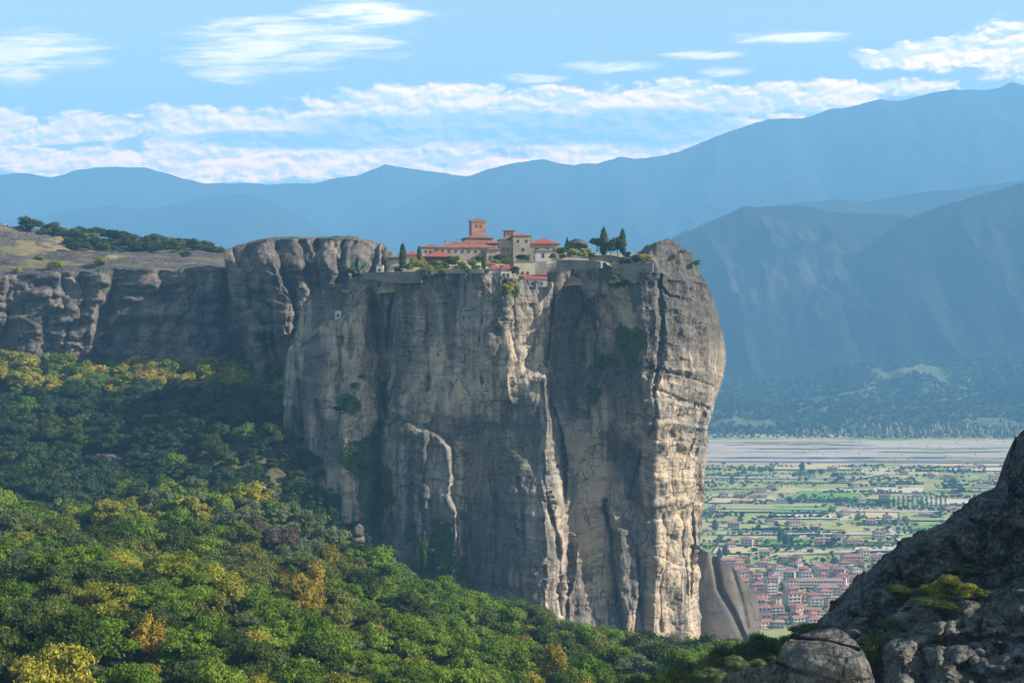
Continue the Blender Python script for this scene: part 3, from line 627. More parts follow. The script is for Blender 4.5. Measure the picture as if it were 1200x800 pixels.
edge = np.maximum(ss(GX, 400, 460), ss(GY, 1e9, 2e9)); GZ = GZ * (1 - edge) + -306 * edge
M['soil'] = simple_mat('wood_floor', (.075, .075, .04), .5, .25, bumpd=.4)
obj('hillside', mesh_np('hillside', np.stack([GX, GY, GZ], -1).reshape(-1, 3), grid_faces(len(gx), len(gy))), M['soil'], kind='structure')

# grassy plateau above the cliffs on the left
plat_pts = [WP(*q) for q in [(-150, 326, 800), (0, 327, 800), (60, 325, 800), (150, 319, 800), (200, 322, 800), (240, 316, 800), (300, 325, 800), (345, 338, 800),
  (-150, 300, 830), (0, 302, 830), (60, 303, 830), (120, 300, 830), (180, 306, 830), (240, 305, 830), (300, 318, 830),
  (-150, 262, 860), (0, 262, 855), (26, 264, 860), (60, 277, 880), (100, 281, 890), (150, 284, 900), (200, 291, 915), (250, 298, 930), (300, 312, 930), (345, 330, 920), (0, 281, 842), (40, 290, 845), (80, 292, 855), (130, 292, 865), (200, 299, 870)]]
plat_pts += [(-320, 980, 20), (-220, 1000, 0), (-150, 1000, -20), (-450, 950, 50)]
pf = RBF(plat_pts)
def plat_z(x, y): return pf(x, y) + 4.2 * fbm(np.asarray(x) * .035, np.asarray(y) * .05, 0, 211, 5)
gx2 = np.linspace(-470, -112, 240); gy2 = np.linspace(797, 1000, 120); A, B_ = np.meshgrid(gx2, gy2)
Z2 = plat_z(A, B_) - 1.0 * ss(-B_, -803, -797) ; sk = np.maximum(ss(A, -125, -112), ss(B_, 985, 1000)); Z2 = Z2 - sk * 60
m, nb, p, pos = base_mat('dry_grass')
dia = nb.noise(nb.comb(nb.m('MULTIPLY', nb.sep(pos)[0], .02), nb.m('MULTIPLY', nb.sep(pos)[1], .05), nb.m('MULTIPLY', nb.sep(pos)[2], .16)), 1, 5, .65, .5)
f1 = nb.noise(scl(nb, pos, .6, .6, .6), 1, 5, .6); f0 = nb.noise(scl(nb, pos, .035, .06, .1), 1, 3, .5)
grass = nb.mix(nb.sm(f0, .4, .6), (.17, .13, .065), (.105, .10, .045))
grass = nb.mix(nb.sm(nb.noise(scl(nb, pos, .05, .09, .1), 1, 3), .56, .66), grass, (.27, .20, .10))
rk = nb.mix(nb.sm(f1, .35, .65), (.038, .034, .036), (.10, .086, .082))
nb.put(p.inputs['Base Color'], nb.mix(nb.sm(dia, .43, .52), grass, rk)); bump(nb, p, nb.m('ADD', f1, nb.m('MULTIPLY', dia, 3.0)), 1, .8); M['drygrass'] = m
obj('grassy_plateau', mesh_np('grassy_plateau', np.stack([A, B_, Z2], -1).reshape(-1, 3), grid_faces(len(gx2), len(gy2))), M['drygrass'], kind='structure')

# ------------------------------------------------------------------ valley floor with river bed and fields
VZ = -300.0
def VD(py): return -VZ * FPX / (py - HY)
def VPt(px, py, dz=0): D = VD(py); return ((px - 600) / FPX * D, D, VZ + dz)
m, nb, p, pos = base_mat('valley_floor')
vor = nb.new('ShaderNodeTexVoronoi', feature='F1', distance='CHEBYCHEV'); nb.put(vor.inputs['Vector'], scl(nb, pos, .009, .014, 0)); vor.inputs['Scale'].default_value = 1
ramp = nb.new('ShaderNodeValToRGB'); nb.put(ramp.inputs[0], nb.sep(vor.outputs['Color'])[0]); ramp.color_ramp.interpolation = 'CONSTANT'
for k, (t, c) in enumerate([(0, (.30, .29, .11)), (.18, (.46, .37, .19)), (.34, (.24, .28, .09)), (.5, (.38, .34, .15)), (.64, (.50, .39, .22)), (.78, (.31, .31, .12)), (.9, (.40, .33, .19))]):
    e = ramp.color_ramp.elements[k] if k < 2 else ramp.color_ramp.elements.new(t); e.position = t; e.color = (*c, 1)
nn = nb.noise(scl(nb, pos, .05, .05, .05), 1, 5, .65)
nb.put(p.inputs['Base Color'], nb.mix(1.0, ramp.outputs[0], nb.mix(nn, (.55, .6, .5), (1.3, 1.25, 1.2)), 'MULTIPLY')); M['valley'] = m
V = np.array([(-12000, -2500, VZ), (12000, -2500, VZ), (12000, 13200, VZ), (-12000, 13200, VZ)]); obj('valley_floor', mesh_np('valley_floor', V, [(0, 1, 2, 3)], False), M['valley'], kind='structure')
def flat_mat(name, c1, c2, sx, sy):
    m, nb, p, pos = base_mat(name); n = nb.noise(scl(nb, pos, sx, sy, .02), 1, 5, .6, .3)
    nb.put(p.inputs['Base Color'], nb.mix(nb.sm(n, .35, .65), c1, c2)); return m
FM = {'gravel': flat_mat('river_gravel', (.36, .29, .22), (.47, .385, .30), .006, .012), 'green': flat_mat('green_crop', (.12, .225, .04), (.165, .28, .05), .02, .05),
      'tan': flat_mat('stubble', (.44, .34, .17), (.55, .43, .22), .02, .06), 'olive': flat_mat('meadow', (.25, .27, .075), (.34, .33, .11), .02, .05),
      'pale': flat_mat('pale_earth', (.48, .40, .29), (.57, .48, .35), .03, .06), 'road': flat_mat('road_surface', (.36, .33, .31), (.42, .39, .37), .05, .05), 'dark': flat_mat('embankment', (.12, .12, .10), (.17, .16, .13), .05, .05),
      'water': flat_mat('shallow_water', (.12, .16, .17), (.18, .21, .21), .01, .03)}
_sh = [0]
def sheet(name, pts, mat, dz):
    _sh[0] += 1; dz += .06 * _sh[0]
    v = [VPt(px, py, dz) for px, py in pts]; return obj(name, mesh_np(name, v, [tuple(range(len(v)))], False), FM[mat], kind='structure')
sheet('river_bed', [(500, 544), (700, 545), (900, 544), (1300, 545)] + [(1300 - k * 14, 515.6 + 1.6 * float(fbm(k * .35, 0, 0, 77, 3)) + (1.2 if 8 < k < 20 else 0)) for k in range(58)], 'gravel', .6)
for (xa, xb, yc, am, th, sd_) in [(790, 1260, 537.3, .7, .55, 1), (850, 1030, 521.5, 1.2, .35, 2), (960, 1200, 526, 1.6, .3, 3), (800, 960, 530, 1.2, .22, 4)]:
    xs_ = np.linspace(xa, xb, 34); yc_ = yc + am * fbm(xs_ * .02, 0, sd_, sd_, 3); w_ = th * (1 + .7 * fbm(xs_ * .05, 0, sd_, sd_ + 4, 2)) * np.sin(np.pi * np.linspace(.03, .97, 34)) ** .5
    v = [VPt(a, c + w, 3.0 + sd_ * .05) for a, c, w in zip(xs_, yc_, w_)] + [VPt(a, c - w, 3.0 + sd_ * .05) for a, c, w in zip(xs_, yc_, w_)]
    obj('river_channel', mesh_np('river_channel', v, [(k, k + 1, 34 + k + 1, 34 + k) for k in range(33)], False), FM['water'], kind='structure')
for (xa, xb, yc, am, th, sd_) in [(830, 1010, 518.5, .6, .5, 11), (1030, 1190, 530, .8, .8, 12), (860, 1000, 526, .7, .6, 13), (990, 1180, 540, .4, .5, 14)]:
    xs_ = np.linspace(xa, xb, 24); yc_ = yc + am * fbm(xs_ * .02, 0, sd_, sd_, 3); w_ = th * (1 + .6 * fbm(xs_ * .05, 0, sd_, sd_ + 4, 2)) * np.sin(np.pi * np.linspace(.02, .98, 24)) ** .5
    v = [VPt(a, c + w, 2.0 + sd_ * .05) for a, c, w in zip(xs_, yc_, w_)] + [VPt(a, c - w, 2.0 + sd_ * .05) for a, c, w in zip(xs_, yc_, w_)]
    obj('gravel_bar', mesh_np('gravel_bar', v, [(k, k + 1, 24 + k + 1, 24 + k) for k in range(23)], False), FM['olive'], kind='structure')
sheet('embankment_road', [(800, 542.2), (1250, 543.5), (1250, 541.6), (800, 540.4)], 'dark', 1.4)
rf = random.Random(3)
sheet('field', [(921, 586), (1012, 588), (1008, 578), (938, 575)], 'green', 1)
for (x0, x1, y0, y1, mt) in [(1015, 1105, 596, 607, 'tan'), (880, 960, 592, 600, 'tan'), (835, 915, 566, 573, 'olive'), (1010, 1100, 549, 556, 'tan'), (835, 900, 552, 557, 'olive'), (830, 905, 603, 612, 'olive'),
    (860, 990, 611, 621, 'olive'), (1100, 1180, 566, 572, 'olive'), (1080, 1150, 585, 592, 'pale'), (1060, 1118, 616, 622, 'green'), (1020, 1080, 572, 578, 'pale'), (935, 1000, 624, 632, 'tan'),
    (840, 925, 632, 640, 'olive'), (880, 960, 652, 662, 'olive'), (1000, 1060, 640, 648, 'pale'), (905, 985, 604, 609, 'pale'), (990, 1070, 628, 636, 'olive'), (830, 870, 582, 590, 'tan'), (1110, 1175, 548, 553, 'pale'), (930, 1000, 560, 566, 'olive'), (835, 885, 642, 650, 'tan'), (905, 975, 594, 602, 'green'), (1020, 1085, 560, 567, 'olive'), (840, 915, 592, 601, 'olive'), (1055, 1130, 601, 611, 'olive'), (905, 1000, 545.5, 551, 'tan'), (1090, 1180, 544.5, 547.5, 'tan'), (890, 950, 633, 641, 'green')]:
    s = rf.uniform(-4, 6)
    sheet('field', [(x0, y1), (x1, y1 + rf.uniform(-.8, .8)), (x1 + s, y0 + rf.uniform(-.8, .8)), (x0 + s * 1.5, y0)], mt, .8 if mt != 'green' else 1)
for pts in ([(1040, 622), (1060, 645), (1075, 668), (1080, 668), (1065, 645), (1046, 622)], [(830, 560), (1000, 562), (1000, 563), (830, 561)], [(1000, 562), (1035, 556), (1060, 545), (1064, 545), (1040, 557), (1003, 563.5)],
            [(840, 597), (1100, 601), (1100, 602), (840, 598)], [(840, 626), (1060, 628), (1060, 629.4), (840, 627.3)], [(930, 650), (1050, 646), (1050, 647.5), (930, 651.7)]):
    sheet('country_road', pts, 'road', 1.6)

# ------------------------------------------------------------------ mountains and hills
def mtn_mat(name, c1, c2, c3, s=1):
    m, nb, p, pos = base_mat(name); a = nb.noise(scl(nb, pos, .0016 * s, .0016 * s, .003 * s), 1, 6, .6); f = nb.noise(scl(nb, pos, .02 * s, .02 * s, .02 * s), 1, 5, .65)
    at = nb.new('ShaderNodeAttribute', attribute_name='rk'); r = nb.sep(at.outputs['Vector'])[0]
    c = nb.mix(nb.sm(nb.m('ADD', a, nb.m('MULTIPLY', f, .35)), .5, .95), c1, c2); c = nb.mix(nb.m('MULTIPLY', r, nb.sm(f, .3, .55)), c, c3)
    nb.put(p.inputs['Base Color'], c); bump(nb, p, f, 1, 14 / s); return m
M['mountain'] = mtn_mat('wooded_mountain', (.008, .012, .009), (.017, .021, .015), (.045, .041, .040)); M['hill'] = mtn_mat('scrub_hill', (.07, .09, .035), (.15, .15, .07), (.36, .33, .27), 2)
def mountain(name, sky_line, D, width, mat, nu=260, nv=110, amp=60, fr=.0016, seed=1, base=VZ, pw=1.3, rockf=None, rough=1.0, shift=0.0):
    t = np.array(sky_line, float); px = np.linspace(t[0, 0], t[-1, 0], nu); top = np.interp(px, t[:, 0], t[:, 1])
    top = top + rough * (1.4 * fbm(px * .07, 0, seed, seed, 4))
    v = np.concatenate([np.linspace(-.35, 0, 14)[:-1], np.linspace(0, 1, nv) ** 1.15])[:, None]
    x0 = (px - 600) / FPX * D; zt = (HY - top) / FPX * D
    y = D - v * width + 0 * x0[None]
    x = x0[None] + shift * v * width + 0 * y
    prof = np.where(v >= 0, (1 - np.clip(v, 0, 1)) ** pw, 1 - (v / .35) ** 2 * .8)
    z = base + (zt[None] - base) * prof
    rd = 1 - np.abs(fbm(x * fr, y * fr * .6, 0, seed + 3, 5)) * 2
    n = (rd - .6) * amp * np.clip(np.abs(v) * 5, 0, 1) * np.clip((1 - v) * 2, 0, 1)
    z = z + n; z = np.where(v >= 1, base - 5, z)
    # keep every slope under its own skyline seen from the lookout
    lim = np.interp((x / y) * FPX + 600, px, (HY - top) / FPX) * y
    z = np.where(v > 0, np.minimum(z, lim - 3 * v), z)
    V = np.stack([x, y, z], -1); me = mesh_np(name, V.reshape(-1, 3), grid_faces(nu, len(v)))
    r = np.zeros(x.shape) if rockf is None else rockf(x / y * FPX + 600, HY - z / y * FPX, x, y)
    attr(me, 'rk', np.stack([r, r * 0, r * 0], -1).reshape(-1, 3)); o = obj(name, me, mat, kind='structure'); return o, V
mountain('far_mountain', [(-300, 225), (-100, 214), (0, 205), (30, 203), (60, 208), (90, 200), (125, 195), (170, 196), (205, 206), (240, 216), (285, 214), (310, 216), (370, 215), (395, 208), (420, 205), (450, 193), (480, 197), (530, 204), (600, 215), (700, 230), (900, 250)],
         11600, 1500, M['mountain'], seed=3, amp=120, pw=1.1)
mountain('mountain', [(-300, 250), (-100, 248), (0, 256), (60, 252), (95, 243), (130, 241), (165, 246), (210, 238), (245, 230), (290, 228), (325, 238), (360, 258), (400, 285), (440, 310), (520, 340), (620, 360)], 9600, 1800, M['mountain'], seed=5, amp=120, pw=1.1)
mountain('high_mountain', [(380, 300), (420, 262), (470, 240), (520, 216), (560, 202), (590, 193), (640, 186), (655, 191), (672, 193), (700, 191), (725, 184), (750, 186), (780, 182), (800, 176), (830, 164), (850, 156), (885, 144), (905, 140), (940, 139), (975, 128), (1000, 125), (1030, 117), (1055, 118), (1090, 110), (1120, 105), (1150, 106), (1172, 103), (1185, 96), (1200, 101), (1260, 85), (1400, 70), (1600, 90)],
         10600, 3200, M['mountain'], nu=420, nv=150, seed=7, amp=240, fr=.0009, pw=1.15)
mountain('middle_ridge', [(820, 262), (870, 248), (930, 238), (980, 234), (1020, 236), (1070, 226), (1120, 222), (1180, 214), (1300, 200), (1500, 190)], 7300, 1500, M['mountain'], nu=200, nv=80, seed=9, amp=90, pw=1.1)
def rocksA(px, py, x, y):
    e = ((px - 880) / 42) ** 2 + ((py - 330) / 26) ** 2; e2 = ((px - 965) / 32) ** 2 + ((py - 318) / 20) ** 2; e3 = ((px - 945) / 50) ** 2 + ((py - 275 - (px - 945) * .45) / 9) ** 2
    return np.clip(1.3 - np.minimum(np.minimum(e, e2), e3) + fbm(x * .006, y * .006, 0, 5, 3) * .9, 0, 1)
mountain('wooded_mountain', [(700, 340), (760, 300), (790, 277), (830, 262), (850, 252), (875, 243), (890, 242), (930, 241), (960, 244), (985, 250), (1020, 250), (1055, 252), (1100, 262), (1200, 300), (1300, 340)], 5700, 1000, M['mountain'], nu=340, nv=170, seed=11, amp=170, fr=.0022, pw=1.15, rockf=rocksA)
mountain('wooded_mountain', [(800, 462), (850, 432), (880, 415), (920, 375), (960, 340), (1000, 305), (1040, 272), (1065, 256), (1085, 248), (1110, 240), (1150, 228), (1200, 214), (1260, 196), (1400, 170), (1600, 190)], 5350, 700, M['mountain'], nu=340, nv=150, seed=13, amp=120, fr=.0022, pw=1.2)
ho, HV = mountain('low_hill', [(700, 450), (780, 470), (840, 455), (880, 448), (920, 446), (960, 436), (1000, 428), (1050, 423), (1100, 422), (1160, 421), (1220, 420), (1300, 418), (1500, 425)], 4650, 900, M['hill'], nu=300, nv=110, seed=17, amp=42, fr=.0035, pw=1.25)
ho2, HV2 = mountain('low_hill', [(700, 470), (780, 470), (840, 474), (900, 480), (940, 470), (980, 478), (1040, 484), (1100, 478), (1200, 484), (1300, 480), (1500, 480)], 3980, 260, M['hill'], nu=240, nv=50, seed=19, amp=15, fr=.006, pw=1.2)

# ------------------------------------------------------------------ foliage
def crown_mesh(name, r, h, nq, q, seed, lobes=9, core=True, spike=0.0, zc=None, top=1.0):
    """a crown of many small leaf faces spread over uneven lobes, with a leafy core"""
    R = np.random.default_rng(seed); zc = h * .5 if zc is None else zc
    L = []
    for k in range(lobes):
        a = R.uniform(0, 2 * np.pi); e = R.uniform(-.5, 1) ; rr = r * R.uniform(.2, .5) ; c = r * R.uniform(.35, .78)
        L.append((np.array([math.cos(a) * c * math.sqrt(max(0, 1 - e * e * .8)), math.sin(a) * c * math.sqrt(max(0, 1 - e * e * .8)), zc + e * h * .36]), rr * R.uniform(.8, 1.15)))
    L.append((np.array([0, 0, zc]), r * .6))
    w = np.array([l[1] ** 2 for l in L]); idx = R.choice(len(L), nq, p=w / w.sum())
    cen = np.array([L[i][0] for i in idx]); rad = np.array([L[i][1] for i in idx])
    d = R.normal(size=(nq, 3)); d /= np.linalg.norm(d, axis=1, keepdims=True); d[:, 2] = np.abs(d[:, 2]) * .9 - .25 * R.random(nq)
    pos = cen + d * (rad * R.uniform(.62, 1.22, nq) ** 1.0)[:, None] * np.array([1, 1, .82 * top])
    if spike: pos[:, 2] += spike * np.maximum(R.normal(size=nq), 0) * h * .1
    n = d + R.normal(size=(nq, 3)) * .55; n /= np.linalg.norm(n, axis=1, keepdims=True)
    t = np.cross(n, R.normal(size=(nq, 3))); t /= np.linalg.norm(t, axis=1, keepdims=True); s = np.cross(n, t)
    a = (q * R.uniform(.6, 1.4, nq))[:, None]; bq = a * R.uniform(.45, .8, (nq, 1))
    V = np.stack([pos - t * a, pos + s * bq + t * a * .1, pos + t * a, pos - s * bq - t * a * .1], 1).reshape(-1, 3)
    Fq = np.arange(nq * 4).reshape(-1, 4)
    if core:
        vs = []; fs = []; off = len(V)
        for c, rr in L:
            th = np.linspace(0, np.pi, 6); ph = np.linspace(0, 2 * np.pi, 8)[:-1]
            TH, PH = np.meshgrid(th, ph, indexing='ij')
            S = np.stack([np.sin(TH) * np.cos(PH), np.sin(TH) * np.sin(PH), np.cos(TH) * .82 * top], -1) * rr * .62 * (1 + .18 * R.normal(size=TH.shape)[..., None]) + c
            vs.append(S.reshape(-1, 3)); fs.append(grid_faces(7, 6, True, off)); off += S.shape[0] * S.shape[1]
        V = np.concatenate([V] + vs); Fq = np.concatenate([Fq] + fs)
    return mesh_np(name, V, Fq, False)
def conifer_mesh(name, r, h, nq, q, seed, pointy=1.0, z0=0.0):
    R = np.random.default_rng(seed); t = R.random(nq) ** .8; z = z0 + t * (h - z0)
    prof = r * (np.minimum(1, (1 - t) * 2.2) ** pointy) * np.minimum(1, .55 + t * 3); a = R.uniform(0, 2 * np.pi, nq); k = prof * R.uniform(.6, 1.05, nq) * (1 + .15 * np.sin(a * 3 + z * 2))
    pos = np.stack([np.cos(a) * k, np.sin(a) * k, z], -1); n = np.stack([np.cos(a), np.sin(a), np.full(nq, .3)], -1) + R.normal(size=(nq, 3)) * .4; n /= np.linalg.norm(n, axis=1, keepdims=True)
    tt = np.cross(n, np.stack([np.zeros(nq), np.zeros(nq), np.ones(nq)], -1) + R.normal(size=(nq, 3)) * .3); tt /= np.linalg.norm(tt, axis=1, keepdims=True); s = np.cross(n, tt)
    aa = (q * R.uniform(.6, 1.3, nq))[:, None]
    V = np.stack([pos - tt * aa * .6, pos + s * aa, pos + tt * aa * .6, pos - s * aa], 1).reshape(-1, 3); F_ = np.arange(nq * 4).reshape(-1, 4)
    th = np.linspace(0, 1, 8); ph = np.linspace(0, 2 * np.pi, 8)[:-1]; TH, PH = np.meshgrid(th, ph, indexing='ij'); pr = r * np.minimum(1, (1 - TH) * 2.2) ** pointy * np.minimum(1, .55 + TH * 3) * .78
    S = np.stack([np.cos(PH) * pr, np.sin(PH) * pr, z0 + TH * (h - z0)], -1)
    return mesh_np(name, np.concatenate([V, S.reshape(-1, 3)]), np.concatenate([F_, grid_faces(7, 8, True, len(V))]), False)
def trunk_mesh(name, h, r, seed):
    R = random.Random(seed); mb = MB(); b0 = (R.uniform(-.4, .4), R.uniform(-.4, .4), h * .45)
    mb.tube([(0, 0, -1.2), (0, 0, .2), b0, (b0[0] * 1.3, b0[1] * 1.3, h * .8)], [r * 1.3, r, r * .7, r * .25], 6)
    for k in range(4):
        a = k * 1.6 + R.uniform(-.4, .4); z = h * R.uniform(.3, .5); mb.tube([(b0[0] * .8, b0[1] * .8, z), (math.cos(a) * h * .18, math.sin(a) * h * .18, z + h * .18), (math.cos(a) * h * .3, math.sin(a) * h * .3, z + h * .3)], [r * .5, r * .3, r * .1], 5)
    return mb.mesh(name, True)
# crowns are built 8 m across and 7 m tall, then scaled
NEAR = [crown_mesh('crown_near', 4.0, 7.0, 5200, .19, 100 + k, lobes=[18, 24, 28, 21, 16][k]) for k in range(5)]
SPKY = [crown_mesh('crown_feathery', 2.7, 8.0, 3600, .16, 140 + k, lobes=24, spike=.8, top=1.3) for k in range(3)]
MIDC = [crown_mesh('crown_mid', 4.0, 7.0, 2000, .28, 120 + k, lobes=[16, 20, 24][k]) for k in range(3)]
LOWC = [crown_mesh('crown_far', 4.0, 6.6, 260, .75, 130 + k, lobes=6) for k in range(3)]
TRK = [trunk_mesh('trunk', 6.0, .28, k) for k in range(3)]
for me in NEAR + SPKY + MIDC + LOWC: me.materials.append(LEAF['mid green'])
for me in TRK: me.materials.append(M['bark'])
def slot(o, mat): o.material_slots[0].link = 'OBJECT'; o.material_slots[0].material = mat
def plant(name, loc, label, cat, crown, mat, s=(1, 1, 1), rz=0, trunk=True, group=None, lift=1.3):
    t = empty(name, loc, label, cat, rz, group); t.scale = s
    c = bpy.data.objects.new('crown', crown); C.objects.link(c); c.parent = t; c.location = (0, 0, lift); slot(c, mat)
    if trunk:
        k = bpy.data.objects.new('trunk', TRK[random.randrange(3)]); C.objects.link(k); k.parent = t
    return t
def scr(x, y, z): return 600 + x / y * FPX, HY - z / y * FPX

# scatter over the wooded slopes
pts = []
R = np.random.default_rng(11); cell = {}
def try_pt(x, y, rmin):
    k = (int(x // 8), int(y // 8))
    for i in (-1, 0, 1):
        for j in (-1, 0, 1):
            for (a, c) in cell.get((k[0] + i, k[1] + j), ()):
                if (a - x) ** 2 + (c - y) ** 2 < rmin * rmin: return False
    cell.setdefault(k, []).append((x, y)); return True
cand_y = np.sqrt(R.uniform(185 ** 2, 800 ** 2, 26000)); cand_u = R.uniform(-680, 560, 26000)
cx_ = cand_u / FPX * cand_y; cz_ = ground_z(cx_, cand_y)
for x, y, z in zip(cx_, cand_y, cz_):
    px, py = scr(x, y, z)
    if py > 860 or px > 1100: continue
    if y > 560 and px > 300 + (y < 640) * 25 and y < 645 and px > 420: pass
    # keep off the rock pillar
    if y > 596 and px > 335 and y > np.interp(px, [335, 400, 440, 560, 650, 835, 850], [664, 652, 626, 606, 598, 590, 690]): continue
    if y > 660 and px > 760: continue
    if px > 965: continue
    if y > 782: continue
    if abs(px - 125) < 30 and abs(py - 552) < 14: continue
    if abs(px - 420) < 9 and 505 < y < 545 or (400 < px < 440 and 480 < y < 520 and z > -200 and R.random() < .8): continue
    if try_pt(x, y, R.uniform(5.0, 8.0)): pts.append((x, y, z, px, py))
print('trees', len(pts))
def tree_colour(px, py, y, R):
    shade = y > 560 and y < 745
    u = R.random()
    def near(cx, cy, rx, ry): return ((px - cx) / rx) ** 2 + ((py - cy) / ry) ** 2 < 1
    if near(305, 705, 26, 26) or near(335, 720, 22, 20) or near(160, 700, 14, 16) or near(170, 680, 20, 20): return 'rust-orange' if u < .35 else 'olive'
    if near(340, 670, 42, 26): return 'grey-brown' if u < .45 else 'grey-green'
    if near(245, 755, 30, 30) or near(75, 740, 22, 18) or near(400, 690, 30, 12) or near(368, 745, 30, 16) or near(555, 690, 10, 10): return 'golden yellow' if u < .25 else 'olive'
    if near(670, 745, 35, 12): return 'rust-orange' if u < .35 else 'mid green'
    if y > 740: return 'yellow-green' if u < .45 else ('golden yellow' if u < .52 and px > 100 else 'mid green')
    if shade: return 'bluish green' if u < .4 else ('dark green' if u < .93 else 'mid green')  # shade of this slope painted as darker, bluer leaf colours
    if near(230, 600, 100, 45): return 'yellow-green' if u < .36 else ('golden yellow' if u < .46 else ('grey-green' if u < .66 else 'mid green'))
    if near(380, 630, 60, 30): return 'grey-green' if u < .6 else 'mid green'
    if u < .42: return 'mid green'
    if u < .62: return 'dark green'
    if u < .69: return 'yellow-green'
    if u < .77: return 'olive'
    if u < .785: return 'golden yellow'
    if u < .805: return 'rust-orange'
    if u < .88: return 'grey-green'
    if u < .89: return 'grey-brown'
    return 'mid green'
trees = []
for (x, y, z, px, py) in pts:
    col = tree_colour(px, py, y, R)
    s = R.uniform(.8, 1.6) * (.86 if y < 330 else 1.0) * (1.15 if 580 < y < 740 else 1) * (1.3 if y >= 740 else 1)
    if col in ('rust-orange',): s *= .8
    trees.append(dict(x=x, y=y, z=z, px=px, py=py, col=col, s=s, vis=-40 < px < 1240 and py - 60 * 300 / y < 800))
# hidden from the lookout?
xs = np.array([t['x'] for t in trees]); ys = np.array([t['y'] for t in trees]); zs = np.array([t['z'] for t in trees]) + 6.0
blocked = np.zeros(len(trees), bool)
for f in np.linspace(.35, .96, 40): blocked |= (ground_z(xs * f, ys * f) + 4.5 > zs * f) & (ys * f > 190)
for t, h in zip(trees, blocked): t['vis'] = t['vis'] and not h
order = sorted([t for t in trees if t['vis']], key=lambda t: -t['s'] / t['y'])
single = order[:292]; sid = set(id(t) for t in single); rest = [t for t in trees if id(t) not in sid]
def zone(t):
    px, py, y = t['px'], t['py'] - 30 * 300 / t['y'], t['y']
    if y > 740: return 'on the lit strip under the left cliff'
    if y > 560: return 'on the shaded slope'
    if 100 < px < 410 and py < 655 and y > 400: return 'on the sunlit knoll'
    if px < 130: return 'at the lower left edge'
    if px > 800: return 'beside the dark foreground rock'
    if px > 560: return 'at the foot of the pillar'
    if py > 745: return 'along the bottom edge'
    if px > 330: return 'below the stone pinnacle'
    return 'in the lower left wood'
CN = {'mid green': 'green'}
used_lab = set()
for t in single:
    t['form'] = 'feathery' if t['col'] in ('rust-orange', 'golden yellow', 'grey-brown') and t['y'] < 520 and R.random() < .7 else ''
    t['zs'] = float(R.uniform(.82, 1.2))
def desc(t):
    w = ['large'] if t['s'] > 1.3 else (['small'] if t['s'] < .9 else [])
    if not w and t['zs'] > 1.1: w = ['tall']
    if t['form']: w.append(t['form'])
    return ' '.join(w + [CN.get(t['col'], t['col'])])
def rel(t, q):
    dx, dy = q['px'] - t['px'], q['py'] - t['py']
    return ('left of' if dx > 0 else 'right of') if abs(dx) > abs(dy) else ('behind' if dy > 0 else 'in front of')
def lab_tree(t):
    nb_ = sorted(single, key=lambda q: (q['px'] - t['px']) ** 2 + (q['py'] - t['py']) ** 2)[1:9]; z = zone(t)
    cands = [f"{desc(t)} tree {z}, {rel(t, q)} a {desc(q)} one" for q in nb_]
    cands += [f"{desc(t)} tree {z}, {rel(t, a)} a {CN.get(a['col'], a['col'])} one and {rel(t, c)} a {CN.get(c['col'], c['col'])} one" for a in nb_ for c in nb_ if a is not c and rel(t, a) != rel(t, c)]
    for l in cands:
        if l not in used_lab and len(l.split()) <= 16: used_lab.add(l); return l
    return cands[0]
for t in single:
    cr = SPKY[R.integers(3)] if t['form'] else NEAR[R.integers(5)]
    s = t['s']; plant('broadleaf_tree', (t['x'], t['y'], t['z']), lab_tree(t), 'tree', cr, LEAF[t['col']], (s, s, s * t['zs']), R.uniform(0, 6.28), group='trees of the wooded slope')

# everything beyond those: one wood, instanced by geometry nodes
def instancer(name, P3, S, ROT, IDX, protos, kind='stuff'):
    me = bpy.data.meshes.new(name); me.vertices.add(len(P3)); me.vertices.foreach_set('co', np.asarray(P3, np.float32).ravel())
    for nm, tp, dat in (('sc', 'FLOAT_VECTOR', S), ('rt', 'FLOAT_VECTOR', ROT), ('ix', 'INT', IDX)):
        a = me.attributes.new(nm, tp, 'POINT'); a.data.foreach_set('vector' if tp == 'FLOAT_VECTOR' else 'value', np.asarray(dat, np.float32 if tp == 'FLOAT_VECTOR' else np.int32).ravel())
    o = obj(name, me, None, kind=kind)
    coll = bpy.data.collections.new(name + '_kinds')
    for k, (pm, mat) in enumerate(protos):
        q = bpy.data.objects.new('kind_%03d' % k, pm); coll.objects.link(q); slot(q, mat)
    g = bpy.data.node_groups.new(name, 'GeometryNodeTree'); g.interface.new_socket('Geometry', in_out='INPUT', socket_type='NodeSocketGeometry'); g.interface.new_socket('Geometry', in_out='OUTPUT', socket_type='NodeSocketGeometry')
    gi = g.nodes.new('NodeGroupInput'); go = g.nodes.new('NodeGroupOutput'); ip = g.nodes.new('GeometryNodeInstanceOnPoints'); ci = g.nodes.new('GeometryNodeCollectionInfo')
    ci.inputs['Collection'].default_value = coll; ci.inputs['Separate Children'].default_value = True; ci.inputs['Reset Children'].default_value = True; ip.inputs['Pick Instance'].default_value = True
    def na(nm, tp):
        n = g.nodes.new('GeometryNodeInputNamedAttribute'); n.data_type = tp; n.inputs[0].default_value = nm
        return [s_ for s_ in n.outputs if s_.enabled][0]
    er = g.nodes.new('FunctionNodeEulerToRotation'); L = g.links.new
    L(gi.outputs[0], ip.inputs['Points']); L(ci.outputs[0], ip.inputs['Instance']); L(na('ix', 'INT'), ip.inputs['Instance Index']); L(na('sc', 'FLOAT_VECTOR'), ip.inputs['Scale'])
    L(na('rt', 'FLOAT_VECTOR'), er.inputs[0]); L(er.outputs[0], ip.inputs['Rotation']); L(ip.outputs[0], go.inputs[0])
    md = o.modifiers.new('wood', 'NODES'); md.node_group = g; return o
colour_list = list(LEAF)
protos = [(MIDC[k % 3], LEAF[c]) for c in colour_list for k in range(3)]
P3, S, RO, IX = [], [], [], []
